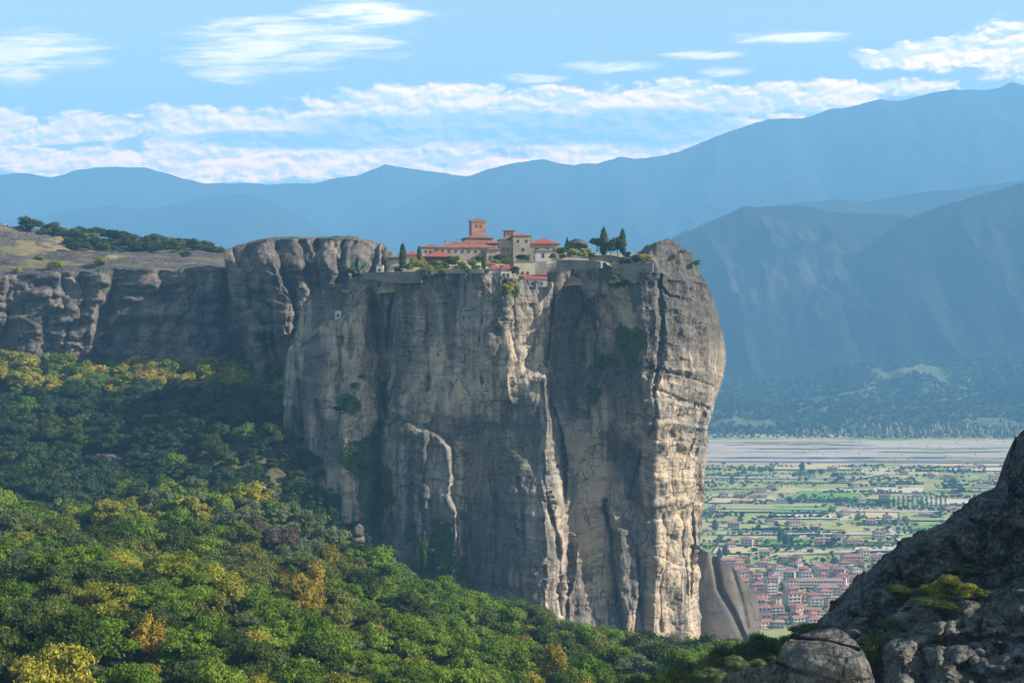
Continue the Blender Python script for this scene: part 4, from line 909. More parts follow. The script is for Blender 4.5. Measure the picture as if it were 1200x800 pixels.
for t in rest:
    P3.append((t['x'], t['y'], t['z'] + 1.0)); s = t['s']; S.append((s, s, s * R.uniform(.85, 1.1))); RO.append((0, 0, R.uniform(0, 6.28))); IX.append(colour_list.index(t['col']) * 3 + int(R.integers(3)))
instancer('distant_wood', P3, S, RO, IX, protos)
# undergrowth that closes the gaps between the crowns
n = 9000; yy = np.sqrt(R.uniform(190 ** 2, 785 ** 2, n)); xx = R.uniform(-680, 500, n) / FPX * yy; zz = ground_z(xx, yy); ppx = 600 + xx / yy * FPX
ok = ~((yy > 594) & (ppx > 335) & (yy > np.interp(ppx, [335, 400, 440, 560, 650, 835, 850], [664, 652, 626, 606, 598, 590, 690]))) & ~((yy > 500) & (yy < 545) & (np.abs(ppx - 420) < 16))
xx, yy, zz = xx[ok], yy[ok], zz[ok]; n = len(xx); s = R.uniform(.25, .5, n)
instancer('undergrowth', np.stack([xx, yy, zz - .3], -1), np.stack([s, s, s * .8], -1), np.stack([0 * s, 0 * s, R.uniform(0, 6.28, n)], -1),
          np.where(yy > 580, R.choice([4, 3], n), R.choice([0, 3, 6, 18], n)), protos)
# ------------------------------------------------------------------ buildings
def stone_mat(name, c1, c2, c3, sc=1.0):
    m, nb, p, pos = base_mat(name); a = nb.noise(scl(nb, pos, .25 * sc, .25 * sc, .25 * sc), 1, 3); f = nb.noise(scl(nb, pos, 1.6 * sc, 1.6 * sc, 2.6 * sc), 1, 4, .7); s = nb.noise(scl(nb, pos, 1.2, 1.2, .12), 1, 3)
    c = nb.mix(nb.sm(nb.m('ADD', a, nb.m('MULTIPLY', f, .5)), .5, .95), c1, c2); c = nb.mix(nb.m('MULTIPLY', nb.sm(nb.m('ADD', f, nb.m('MULTIPLY', s, .4)), .72, .9), .7), c, c3)
    nb.put(p.inputs['Base Color'], c); bump(nb, p, f, .8, .12); return m
def tile_mat(name, c1, c2, c3):
    m, nb, p, pos = base_mat(name); tc_ = nb.new('ShaderNodeTexCoord').outputs['Object']
    w = nb.m('SINE', nb.m('MULTIPLY', nb.m('ADD', nb.sep(tc_)[0], nb.m('MULTIPLY', nb.sep(tc_)[1], .35)), 16.0)); n = nb.noise(scl(nb, pos, .9, .9, .9), 1, 4, .7); n2 = nb.noise(scl(nb, pos, .2, .2, .2), 1, 2)
    c = nb.mix(nb.sm(nb.m('ADD', nb.m('MULTIPLY', n, .7), nb.m('MULTIPLY', n2, .4)), .4, .68), c1, c2); c = nb.mix(nb.m('MULTIPLY', nb.sm(n, .56, .7), .6), c, c3)
    nb.put(p.inputs['Base Color'], c); bump(nb, p, w, .6, .06); return m
M['mstone'] = stone_mat('monastery_stone', (.25, .205, .165), (.36, .30, .24), (.13, .10, .085))
M['pstone'] = stone_mat('rose_plaster', (.38, .27, .22), (.47, .36, .29), (.24, .17, .14))
M['brick'] = stone_mat('church_brick', (.27, .14, .11), (.35, .20, .15), (.17, .10, .085), 1.4)
M['plaster'] = stone_mat('white_plaster', (.42, .39, .35), (.52, .49, .44), (.42, .38, .33))
M['ochre'] = stone_mat('ochre_wall', (.50, .43, .30), (.60, .53, .39), (.34, .28, .20))
M['wallgrey'] = stone_mat('grey_masonry', (.12, .112, .104), (.20, .185, .168), (.06, .057, .055))
M['tile'] = tile_mat('roof_tiles', (.20, .075, .055), (.28, .11, .085), (.14, .08, .065)); M['tile_red'] = tile_mat('red_roof_tiles', (.235, .055, .045), (.30, .08, .062), (.17, .055, .048)); M['tile_old'] = tile_mat('old_roof_tiles', (.13, .08, .065), (.19, .12, .095), (.085, .07, .062))
M['frame'] = simple_mat('window_frame', (.16, .10, .07), .2, 2); M['frame_w'] = simple_mat('pale_frame', (.55, .52, .48), .1, 2)
m, nb, p, pos = base_mat('dark_glass'); p.inputs['Base Color'].default_value = (.02, .025, .03, 1); p.inputs['Roughness'].default_value = .15; p.inputs['Specular IOR Level'].default_value = .5; M['glass'] = m
M['wood'] = simple_mat('dark_timber', (.12, .075, .05), .3, 2)
def win_meshes(w, h, bar=.12):
    f = MB(); f.box(-w / 2 - bar, -.10, 0, -w / 2, .04, h); f.box(w / 2, -.10, 0, w / 2 + bar, .04, h); f.box(-w / 2 - bar, -.11, h, w / 2 + bar, .04, h + bar); f.box(-w / 2 - bar * 1.6, -.18, -bar, w / 2 + bar * 1.6, .04, 0); f.box(-.03, -.08, 0, .03, .0, h)
    g = MB(); g.box(-w / 2, -.035, 0, w / 2, .02, h); a, c = f.mesh('window_frame'), g.mesh('window_pane'); a.materials.append(M['frame']); c.materials.append(M['glass']); return a, c
WIN = {'small': win_meshes(.8, 1.1), 'tall': win_meshes(.9, 1.7), 'wide': win_meshes(1.5, 1.5), 'balc': win_meshes(1.8, 2.0)}
def window(parent, x, y, z, rz, kind='small', pane=True):
    f, g = WIN[kind]; o = bpy.data.objects.new('window', f); C.objects.link(o); o.parent = parent; o.location = (x, y, z); o.rotation_euler = (0, 0, rz)
    if pane:
        q = bpy.data.objects.new('pane', g); C.objects.link(q); q.parent = o
    return o
def building(name, px0, px1, ye, yb, D, depth, label, cat='building', rz=0.0, roof='hip', rh=5, wall='mstone', tile='tile', wins=(), side=(), over=.5, chim=(), group=None, z0=None):
    xa = (px0 - 600) / FPX * D; xb = (px1 - 600) / FPX * D; vis = xb - xa; zE = (HY - ye) / FPX * D; zB = (HY - yb) / FPX * D if z0 is None else z0
    w = max(1.5, (vis - depth * abs(math.sin(rz))) / math.cos(rz)); e = empty(name, ((xa + xb) / 2, D + depth / 2, zB), label, cat, rz, group)
    H = zE - zB; mb = MB(); mb.box(-w / 2, -depth / 2, 0, w / 2, depth / 2, H)
    wl = obj('wall', mb.mesh('wall'), M[wall], e)
    rhm = rh / FPX * D
    if roof:
        if roof == 'gable':
            g = MB(); 
            if w >= depth: g.add([(-w / 2, -depth / 2, H), (-w / 2, depth / 2, H), (-w / 2, 0, H + rhm * .9), (w / 2, -depth / 2, H), (w / 2, depth / 2, H), (w / 2, 0, H + rhm * .9)], [(0, 2, 1), (3, 4, 5)])
            else: g.add([(-w / 2, -depth / 2, H), (w / 2, -depth / 2, H), (0, -depth / 2, H + rhm * .9), (-w / 2, depth / 2, H), (w / 2, depth / 2, H), (0, depth / 2, H + rhm * .9)], [(0, 1, 2), (3, 5, 4)])
            obj('gable', g.mesh('gable'), M[wall], e)
        r = MB(); r.roof(-w / 2, -depth / 2, w / 2, depth / 2, H + .02, rhm, roof, over); ro = obj('roof', r.mesh('roof'), M[tile], e)
        for (u, v, hh) in chim:
            c = MB(); x, y = (u - .5) * w, (v - .5) * depth; c.box(x - .4, y - .4, H - .2, x + .4, y + .4, H + hh); c.box(x - .55, y - .55, H + hh, x + .55, y + .55, H + hh + .22); obj('chimney', c.mesh('chimney'), M['mstone'], ro)
    for (u, v, k) in wins: window(e, (u - .5) * w, -depth / 2 - .02, v * H, 0, k)
    for (u, v, k) in side: window(e, w / 2 + .02, (u - .5) * depth, v * H, math.pi / 2, k)
    return e, w, H
# terrace on which the monastery stands
tpts = [WP(*q) for q in [(400, 326, 652), (430, 322, 650), (470, 322, 646), (520, 317, 643), (560, 318, 640), (600, 327, 640), (640, 331, 643), (652, 313, 648), (700, 309, 650), (745, 322, 640), (765, 300, 650)]]
tpts += [WP(*q) for q in [(430, 318, 665), (470, 308, 662), (520, 305, 662), (560, 309, 662), (600, 322, 655), (640, 322, 655), (660, 303, 662), (700, 300, 665), (740, 302, 665), (770, 296, 670)]]
tpts += [WP(*q) for q in [(430, 320, 730), (480, 302, 730), (560, 298, 730), (640, 298, 730), (700, 298, 730), (760, 298, 730)]]
gf = RBF(tpts); x_ = np.linspace(-62, 66, 100); y_ = np.linspace(650, 735, 60); A, B_ = np.meshgrid(x_, y_); Z_ = gf(A, B_) + .5 * fbm(A * .15, B_ * .15, 0, 301, 3)
ed = np.maximum.reduce([ss(-A, 57, 62), ss(A, 61, 66), ss(-B_, -652, -650), ss(B_, 730, 735)]); Z_ = Z_ - ed * 9
M['terrace'] = simple_mat('terrace_earth', (.25, .20, .13), .3, .3, bumpd=.3)
obj('garden_terrace', mesh_np('garden_terrace', np.stack([A, B_, Z_], -1).reshape(-1, 3), grid_faces(100, 60)), M['terrace'], kind='structure')

building('monastery_wing', 492, 516, 290, 320, 682, 11, 'far left wing of the clifftop monastery under a low dark red roof', rz=.10, rh=4.5, wall='pstone', tile='tile', wins=[(.2, .8, 'small'), (.45, .8, 'small'), (.7, .8, 'small')])
building('monastery_wing', 512, 578, 290.5, 322, 672, 12, 'long stone monastery wing with a row of windows and three chimneys', rz=.06, rh=7.5, wall='mstone', tile='tile',
         wins=[(u, .83, 'small') for u in (.08, .2, .32, .44, .56, .68, .80, .92)] + [(u, .52, 'small') for u in (.62, .86)], chim=[(.12, .45, 4.2), (.36, .45, 4.4), (.60, .35, 3.4), (.8, .4, 3.0)])
building('monastery_wing', 570, 586, 293, 322, 669, 9, 'shaded monastery wing with a timber balcony between church and stone keep', rz=.0, rh=4, wall='pstone', tile='tile_old', wins=[(.3, .62, 'tall'), (.6, .62, 'tall'), (.45, .35, 'small')])
bal = bpy.data.objects['monastery_wing.002']; mb = MB(); mb.box(-2.9, -6.0, 5.0, 2.9, -4.5, 5.2)
for k in range(8): mb.box(-2.85 + k * .8, -6.0, 5.2, -2.78 + k * .8, -5.93, 6.2)
mb.box(-2.9, -6.0, 6.2, 2.9, -5.9, 6.3); obj('balcony', mb.mesh('balcony'), M['wood'], bal)
# church: stepped roofs and brick drum tower
e, w, H = building('church', 533, 584, 285, 320, 692, 17, 'red brick monastery church with square tower above stepped tiled roofs', 'church', rz=.22, rh=9, wall='brick', tile='tile', over=.8)
mb = MB(); mb.box(-6.6, -6.0, H + .6, 6.6, 6.0, H + 2.6); obj('clerestory', mb.mesh('clerestory'), M['brick'], e)
mb = MB(); mb.roof(-6.6, -6.0, 6.6, 6.0, H + 2.6, 2.4, 'hip', .7); obj('upper_roof', mb.mesh('upper_roof'), M['tile_old'], e)
zt0 = (HY - 276) / FPX * 692 - e.location.z; zt1 = (HY - 259) / FPX * 692 - e.location.z; tx = .2
tw = MB(); tw.box(tx - 3.5, -3.3, zt0 - 3, tx + 3.5, 3.3, zt1); tower = obj('tower', tw.mesh('tower'), M['brick'], e)
mb = MB(); mb.box(tx - 3.9, -3.7, zt1, tx + 3.9, 3.7, zt1 + .5); obj('cornice', mb.mesh('cornice'), M['pstone'], tower)
mb = MB(); mb.roof(tx - 3.7, -3.5, tx + 3.7, 3.5, zt1 + .5, 1.3, 'hip', .35); obj('tower_roof', mb.mesh('tower_roof'), M['tile_old'], tower)
mb = MB(); mb.box(tx - .06, -.06, zt1 + 1.3, tx + .06, .06, zt1 + 2.9); mb.box(tx - .45, -.05, zt1 + 2.2, tx + .45, .05, zt1 + 2.32); obj('cross', mb.mesh('cross'), M['wood'], tower)
for a in (-1.1, 1.1): window(tower, tx + a, -3.32, zt1 - 2.6, 0, 'small', False)
# the stone keep on the right
building('stone_keep', 583, 600, 281, 322, 676, 9, 'rose plastered left half of the stone keep beside the church', rz=.12, rh=4, wall='pstone', tile='tile_old', wins=[(.3, .70, 'small'), (.65, .70, 'small'), (.5, .48, 'small')])
building('stone_keep', 599, 621, 276.5, 322, 670, 10, 'tall pale stone keep with a low tiled roof and small square windows', rz=.10, rh=4, wall='mstone', tile='tile', wins=[(.3, .84, 'small'), (.6, .62, 'small'), (.3, .42, 'small'), (.8, .84, 'small'), (.78, .42, 'small')], side=[(.5, .7, 'small')])
building('bell_tower', 590, 603, 270.5, 290, 680, 5, 'small pinkish bell tower with flat tiled cap left of the stone keep', 'tower', rz=.25, rh=2, wall='brick', tile='tile_old', wins=[(.3, .75, 'small'), (.7, .75, 'small')], over=.6)
building('monastery_house', 619, 655, 286, 322, 678, 12, 'pale house with long bright red roof at the right end of the monastery', 'house', rz=.05, rh=7, wall='mstone', tile='tile_red', wins=[(.25, .78, 'wide'), (.6, .78, 'wide'), (.85, .78, 'small')], chim=[(.06, .4, 4.0)], over=.8)
building('monastery_house', 626, 646, 294.5, 322, 664, 9, 'small white gabled annex standing in front of the long red-roofed house', 'house', rz=.06, rh=4.5, wall='plaster', tile='tile_old', wins=[(.5, .75, 'tall')])
building('garden_pavilion', 497, 527, 301, 318, 655, 9, 'open pavilion with a bright red hipped roof among the garden trees', 'pavilion', rz=.08, rh=7, wall='wood', tile='tile_red', over=1.0)  # solid dark box under the roof stands for shade between the posts
building('monastery_house', 476, 491, 299, 315, 676, 8, 'tiny dark cabin with red roof between two cypresses at left', 'house', rh=5.5, wall='pstone', tile='tile_red', over=.6, wins=[(.5, .4, 'small')])
building('monastery_house', 453, 470, 302, 322, 672, 8, 'low dark brown hut at the far left end of the monastery', 'hut', rh=3, wall='wallgrey', tile='tile_old', over=.4, wins=[(.5, .5, 'small')])
for k, (a, c, dd, lb) in enumerate([(571, 588, 646, 'white cottage with red gabled roof, left one of the cottage pair'), (585, 601, 643, 'white cottage with red gabled roof, right one of the cottage pair')]):
    building('cottage', a, c, 315.5, 329, dd, 7, lb, 'cottage', rz=.12, roof='gable' if 0 else 'hip', rh=6, wall='plaster', tile='tile_red', wins=[(.25, .3, 'tall'), (.6, .3, 'tall')], over=.6)
building('guest_house', 602, 627, 307, 333, 646, 6, 'ochre walled block with buttress strips below the stone keep', rz=.0, rh=1.5, wall='ochre', tile='tile_old', wins=[(.2, .45, 'small'), (.42, .45, 'small'), (.66, .45, 'small')], over=.2)
building('guest_house', 619, 641, 306, 334, 647, 7, 'plain grey stone bastion next to the ochre block', rz=.35, roof=None, wall='wallgrey', wins=[])
building('cottage', 613, 641, 327.5, 336, 639, 5, 'lowest cottage with a single-pitch bright red roof on the cliff edge', 'cottage', rz=-.05, roof='lean', rh=5.5, wall='plaster', tile='tile_red', wins=[(u, .25, 'small') for u in (.2, .4, .6, .8)], over=.5)
building('cable_hut', 441, 449, 311, 322, 648, 4, 'small pale hut on the cliff edge left of the retaining wall', 'hut', rh=2, wall='plaster', tile='tile_old', over=.2, wins=[(.5, .4, 'small')])
def wall_along(name, pts, thick, label, mat='wallgrey', coping=.25, buttress=0):
    """pts: (px, y_top, y_bottom, D); a real wall with thickness and a coping"""
    e = empty(name, ((pts[0][0] - 600) / FPX * pts[0][3], pts[0][3], (HY - pts[0][2]) / FPX * pts[0][3]), label, 'wall'); o0 = Vector(e.location)
    mb, cp = MB(), MB()
    for a, c in zip(pts[:-1], pts[1:]):
        A_ = [Vector(P(a[0], a[k], a[3])) - o0 for k in (2, 1)]; B2 = [Vector(P(c[0], c[k], c[3])) - o0 for k in (2, 1)]
        d = (B2[0] - A_[0]); nrm = Vector((-d.y, d.x, 0)).normalized() * thick
        V = [A_[0], B2[0], B2[0] + nrm, A_[0] + nrm, A_[1], B2[1], B2[1] + nrm, A_[1] + nrm]; mb.add(V, [(0, 3, 2, 1), (0, 1, 5, 4), (1, 2, 6, 5), (2, 3, 7, 6), (3, 0, 4, 7), (4, 5, 6, 7)])
        up = Vector((0, 0, coping)); q = nrm.normalized() * .12
        V = [A_[1] - q, B2[1] - q, B2[1] + nrm + q, A_[1] + nrm + q]; V = V + [v + up for v in V]; cp.add([tuple(v + Vector((0, 0, .005))) for v in V], [(0, 3, 2, 1), (0, 1, 5, 4), (1, 2, 6, 5), (2, 3, 7, 6), (3, 0, 4, 7), (4, 5, 6, 7)])
    obj('masonry', mb.mesh('masonry'), M[mat], e); obj('coping', cp.mesh('coping'), M['plaster'] if coping > .2 else M[mat], e); return e
wall_along('retaining_wall', [(426, 320, 327, 647), (440, 319.5, 328, 645), (455, 319, 331, 643.5), (475, 319, 332, 641), (494, 318.5, 331, 639)], 1.2, 'pale retaining wall along the left rim of the pillar', coping=.15)
wall_along('retaining_wall', [(652, 305, 320, 642), (670, 305, 316, 640), (690, 305.5, 316, 637), (704, 307, 314, 633)], 1.4, 'grey retaining wall across the notch right of the monastery', coping=.15)
wall_along('retaining_wall', [(726, 310, 326, 634), (745, 309.5, 331, 632), (765, 309, 329, 630)], 1.4, 'grey retaining wall tucked against the domed right shoulder', coping=.15)
wall_along('garden_wall', [(505, 316, 321, 635), (530, 315.5, 320, 634), (566, 315.5, 320, 630)], .6, 'low pale garden wall along the rim below the long wing', mat='mstone', coping=.15)
wall_along('garden_wall', [(690, 300, 306, 655), (715, 299, 306, 654), (738, 304, 310, 650)], .8, 'low wall in front of the dark pines', mat='wallgrey', coping=.15)
def surf(px, py):
    k = np.argmin((mpx - px) ** 2 + (mpy - py) ** 2); return Vector(mfront.reshape(-1, 3)[k])
# stair parapet on the left shoulder and its little gate house
ln = [(352, 398), (362, 391), (372, 384), (384, 375), (396, 367), (405, 360), (416, 351), (424, 343), (430, 337)]
wp = []
for (a, c) in ln:
    s_ = surf(a, c + 4); wp.append((a, c - .5, c + 6, s_.y - .4))
wall_along('stair_parapet', wp, 1.0, 'narrow stair wall climbing diagonally across the left shoulder of the pillar', coping=.15)
s_ = surf(396, 372); building('gate_house', 392.5, 399.5, 364, 377, s_.y - 1.2, 3.2, 'small pale gate house on the diagonal stair', 'hut', rh=1.2, wall='plaster', tile='tile_old', over=.15, wins=[(.5, .45, 'small')])

# ---- plants on the monastery rock
CYP = [conifer_mesh('cypress_crown', 1.25, 9.0, 1500, .22, 400 + k, .6, .4) for k in range(2)]
FIR = [conifer_mesh('fir_crown', 3.4, 12.0, 900, .6, 410 + k, 1.0, .8) for k in range(2)]
POP = [conifer_mesh('poplar_crown', 2.2, 13.0, 320, .9, 420 + k, .7, 1.2) for k in range(3)]
for me in CYP + FIR + POP: me.materials.append(LEAF['dark green'])
def cypress(px, yt, yb, D, label, wscale=1.0):
    x, y, z = P(px, yb, D); h = (yb - yt) / FPX * D; s = h / 9.0
    t = empty('cypress_tree', (x, y, z), label, 'tree', random.uniform(0, 6), 'cypresses around the monastery'); t.scale = (s * wscale, s * wscale, s)
    c = bpy.data.objects.new('crown', CYP[random.randrange(2)]); C.objects.link(c); c.parent = t; slot(c, LEAF['dark green'])
    mb = MB(); mb.tube([(0, 0, -1.5), (0, 0, 2)], [.22, .16], 6); obj('trunk', mb.mesh('trunk'), M['bark'], t)
cypress(472, 285, 314, 655, 'broad dark cypress at the left end of the monastery', 1.15); cypress(491, 288, 308, 657, 'thin cypress just left of the red pavilion'); cypress(567, 298.5, 321, 634, 'slim cypress between the garden wall and the white cottages', .9)
cypress(664.5, 278, 296, 672, 'short slim cypress right of the long red roof', .8); cypress(707.5, 266, 300, 668, 'tallest cypress, blunt topped, right of the monastery', 1.15); cypress(729.5, 268, 298, 674, 'pointed cypress behind the pines at right', 1.1)
cypress(471, 300, 315, 648, 'stubby dark cypress in front of the broad one', 1.6)
def bush(px, yb, D, wpx, col, label, hk=1.0, mesh=None, name='bush', cat='bush', group=None, zoff=0.0):
    x, y, z = P(px, yb, D); s = 1.35 * wpx / FPX * D / 8.0
    return plant(name, (x, y, z + zoff), label, cat, mesh or MIDC[random.randrange(3)], LEAF[col], (s, s, s * hk), random.uniform(0, 6), trunk=(cat == 'tree'), group=group, lift=-1.0 if cat == 'bush' else -.4)
G = 'garden shrubs of the monastery'
for (px, yb, D, w_, col, lb, hk) in [(486, 316, 645, 12, 'yellow-green', 'bright green shrub right of the broad cypress', 1.1), (495, 316, 646, 11, 'yellow-green', 'bright green shrub left of the pavilion foot', 1.1), (466, 320, 644, 9, 'grey-green', 'pale shrub left of the broad cypress on the wall', .9),
    (513, 316, 645, 13, 'mid green', 'green bush under the right eave of the red pavilion', .9), (522, 315, 646, 9, 'grey-green', 'grey-green garden bush between pavilion and long wing', .9), (530, 314, 650, 11, 'dark green', 'round garden tree below the long wing, darkest of the row', 1.1),
    (541, 315, 648, 10, 'yellow-green', 'yellowish garden bush below the middle of the long wing', 1.0), (553, 315, 650, 9, 'mid green', 'green garden tree below the right end of the long wing', 1.2), (560, 316, 645, 7, 'grey-green', 'small grey-green bush left of the slim cypress', .8),
    (519, 322, 634, 9, 'mid green', 'shrub hanging over the rim below the garden wall, leftmost', 1.0), (548, 321, 630, 7, 'grey-green', 'dry shrub on the rim below the middle of the garden wall', 1.0), (500, 326, 637, 14, 'grey-green', 'wide shrub beside the end of the pale left wall', .9),
    (580, 309, 660, 9, 'yellow-green', 'light shrub behind the roof of the cottage pair', .6), (593, 308, 660, 10, 'mid green', 'green shrub behind the right cottage roof', .6), (604, 322, 640, 9, 'dark green', 'dark shrub between right cottage and ochre block', 1.2), (611, 329, 637, 6, 'mid green', 'small shrub left of the lowest red roof', 1.0),
    (657, 301, 655, 9, 'dark green', 'dark bush at the right corner of the red-roofed house', 1.3), (659, 303, 650, 8, 'yellow-green', 'bright low bush at the left end of the notch wall', .8), (672, 302, 650, 13, 'yellow-green', 'bright bush on the notch wall, left of two', .9), (685, 302, 650, 13, 'yellow-green', 'bright bush on the notch wall, right of two', .9),
    (694, 302, 655, 9, 'mid green', 'green bush at the foot of the tallest cypress', .7), (700, 292, 690, 16, 'bluish green', 'bluish tree left of the tallest cypress', .8), (716, 300, 662, 12, 'dark green', 'dark pine between the two tall cypresses, left', 1.5), (724, 298, 664, 13, 'dark green', 'dark pine between the two tall cypresses, right', 1.3),
    (734, 304, 655, 9, 'bluish green', 'small pine right of the pointed cypress', 1.0), (733, 310, 640, 12, 'dark green', 'dark hedge bush left of the shoulder wall', .7), (746, 308, 638, 12, 'dark green', 'dark bush behind the shoulder wall', .8), (755, 308, 634, 14, 'yellow-green', 'bright round bush behind the shoulder wall', .8),
    (503, 318, 642, 10, 'yellow-green', 'bright low shrub in front of the red pavilion', .8), (536, 318, 641, 9, 'mid green', 'low green shrub above the middle of the garden wall', .8), (546, 317, 642, 8, 'grey-green', 'pale low shrub above the garden wall', .8), (557, 318, 640, 8, 'mid green', 'low shrub left of the slim cypress base', .8), (510, 312, 652, 9, 'dark green', 'dark shrub directly under the pavilion', .9), (534, 308, 662, 9, 'mid green', 'shrub touching the wall of the long wing, left', .9), (562, 308, 662, 9, 'dark green', 'shrub touching the wall of the long wing, right', .9), (479, 318, 642, 10, 'mid green', 'green shrub between the two left cypresses', 1.0), (585, 306, 664, 12, 'dark green', 'dark hedge under the timber balcony', .7), (612, 305, 664, 12, 'bluish green', 'dark hedge at the foot of the stone keep', .6), (648, 304, 660, 8, 'mid green', 'green shrub right of the white gabled annex', 1.0), (680, 296, 672, 14, 'dark green', 'dark shrub mass below the domed rock', .8), (665, 297, 672, 10, 'mid green', 'green shrub at the foot of the short cypress', .9),
    (596, 345, 632, 13, 'yellow-green', 'bright bush growing from a crack below the cottage pair', 1.2), (722, 336, 634, 17, 'grey-green', 'olive bush on the crest left of the shoulder wall', .9), (742, 333, 630, 7, 'grey-green', 'small dry shrub under the shoulder wall', .8), (402, 345, 640, 9, 'grey-green', 'dry shrub on the upper left shoulder', .7), (410, 322, 655, 14, 'grey-green', 'grey shrub left of the pale rim wall', .7),
    (800, 297, 640, 8, 'grey-green', 'dry shrub on the right side of the dome', .6), (816, 312, 650, 9, 'mid green', 'green shrub clinging to the right flank of the dome', .8)]:
    bush(px, yb, D, w_, col, lb, hk, cat='tree' if 'tree' in lb or 'pine' in lb else 'bush', name='pine_tree' if 'pine' in lb else ('garden_tree' if 'tree' in lb else 'bush'), group=G)
# ivy and moss clumps hanging on the shaded face
moss = main_col(mpx, mpy, mfront)[..., 2]
cand = np.argwhere(moss > .55); k = rng.choice(len(cand), min(15000, len(cand)), replace=True); ci_ = cand[k]
pos_ = mfront[ci_[:, 0], ci_[:, 1]]; nq = len(pos_); d = rng.normal(size=(nq, 3)); d[:, 1] -= 1.2; d /= np.linalg.norm(d, axis=1, keepdims=True)
pos_ = pos_ + rng.normal(size=(nq, 3)) * .35 + np.array([0, -1, 0]) * (.2 + .9 * rng.random((nq, 1)) * (fbm(pos_[:, 0] * .25, pos_[:, 2] * .25, 0, 311, 3)[:, None] + .6))
t_ = np.cross(d, rng.normal(size=(nq, 3))); t_ /= np.linalg.norm(t_, axis=1, keepdims=True); s_ = np.cross(d, t_); a = rng.uniform(.22, .5, (nq, 1))
V = np.stack([pos_ - t_ * a, pos_ + s_ * a * .7, pos_ + t_ * a, pos_ - s_ * a * .7], 1).reshape(-1, 3)
obj('ivy', mesh_np('ivy', V, np.arange(nq * 4).reshape(-1, 4), False), LEAF['mid green'], kind='stuff')

# bushes rooted in the gullies and on the ledges of the face
for k, (px, yb, w_, col, lb) in enumerate([(424, 444, 10, 'mid green', 'bush at the head of the left gully of the pillar'), (414, 456, 12, 'mid green', 'bush on the left gully ledge, second from its head'), (404, 470, 15, 'mid green', 'broad bush on the left gully ledge'), (396, 482, 11, 'dark green', 'lowest bush of the left gully ledge'), (452, 482, 12, 'olive', 'bush on the sloping shelf right of the gully'), (466, 492, 10, 'olive', 'bush at the right end of the sloping shelf'),
    (430, 520, 16, 'dark green', 'dark bush high in the central cleft'), (440, 540, 18, 'dark green', 'dark bush in the middle of the central cleft'), (424, 552, 16, 'dark green', 'dark bush low left in the central cleft'), (432, 580, 14, 'dark green', 'dark bush near the foot of the central cleft'), (483, 618, 12, 'mid green', 'green bush on the lower slab face'), (508, 650, 16, 'mid green', 'green bush low on the slab face, left'), (520, 668, 16, 'mid green', 'green bush low on the slab face, right'), (498, 672, 14, 'dark green', 'dark bush at the slab foot'),
    (345, 480, 8, 'mid green', 'bush on the left edge of the pillar'), (346, 498, 9, 'mid green', 'lower bush on the left edge of the pillar'), (745, 392, 12, 'mid green', 'uppermost bush of the diagonal green band in the alcove'), (732, 408, 14, 'mid green', 'second bush of the diagonal green band in the alcove'), (716, 422, 14, 'mid green', 'third bush of the diagonal green band in the alcove'), (701, 432, 13, 'mid green', 'lowest bush of the diagonal green band in the alcove'), (692, 456, 10, 'mid green', 'bush under the alcove, upper'), (700, 468, 10, 'mid green', 'bush under the alcove, lower'),
    (360, 545, 16, 'dark green', 'dark bush at the left foot of the pillar'), (375, 580, 18, 'dark green', 'large dark bush at the left foot of the pillar'), (352, 520, 14, 'dark green', 'dark bush against the left base of the pillar'), (390, 600, 16, 'dark green', 'dark bush just above the pinnacle')]):
    s_ = surf(px, yb); bush(px, yb, s_.y - .4, w_ * .8, col, lb, .8, MIDC[k % 3], group='bushes growing from the pillar face')
# ---- boulders, outcrops, the pinnacle
import bmesh
def boulder(name, px, py, D, wpx, hpx, mat, label, seed, dk=1.0, cat='rock'):
    bm = bmesh.new(); bmesh.ops.create_icosphere(bm, subdivisions=4, radius=1); w = wpx / FPX * D / 2; h = hpx / FPX * D / 2
    for v in bm.verts:
        n = mnoise.fractal(v.co * 1.3 + Vector((seed * 7.3, 0, 0)), 1.0, 2.0, 5); v.co *= 1 + .28 * n; v.co.x *= w; v.co.y *= w * dk; v.co.z *= h
    me = bpy.data.meshes.new(name); bm.to_mesh(me); bm.free(); me.polygons.foreach_set('use_smooth', [True] * len(me.polygons))
    c = np.zeros((len(me.vertices), 3)); c[:, 0] = .45; attr(me, 'rk', c)
    o = obj(name, me, M[mat], loc=P(px, py, D)); return tag(o, label, cat)
boulder('boulder', 168, 460, 752, 17, 7, 'rock_smooth', 'flat orange-lit boulder among trees below the left cliff', 1); boulder('boulder', 152, 458, 755, 12, 8, 'rock_far', 'grey boulder left of the flat lit one', 2)
boulder('boulder', 288, 580, 478, 12, 10, 'rock_far', 'grey boulder on top of the sunlit knoll', 3); boulder('boulder', 297, 586, 476, 14, 9, 'rock_far', 'lower grey boulder on the right side of the knoll top', 4); boulder('boulder', 322, 580, 478, 9, 7, 'rock_far', 'small pale boulder right of the yellow tree on the knoll', 5)
boulder('boulder', 396, 648, 520, 20, 16, 'rock_far', 'rounded boulder left of the slender pinnacle', 6); boulder('boulder', 408, 668, 515, 26, 12, 'rock_far', 'sloping slab at the foot of the pinnacle', 7)
boulder('boulder', 590, 722, 585, 50, 22, 'rock', 'pale rock toe under the pillar above the trees', 8); boulder('boulder', 700, 752, 590, 40, 18, 'rock', 'pale rock toe under the brown panel', 9); boulder('boulder', 676, 287, 700, 26, 13, 'rock_near', 'dark domed rock behind the bright bushes', 10)
boulder('rock_outcrop', 122, 548, 655, 62, 34, 'rock_far', 'grey rock outcrop in the shaded wood', 11, .6); boulder('rock_outcrop', 250, 552, 640, 18, 10, 'rock_far', 'small grey outcrop in the shaded wood right of the big one', 12, .6)
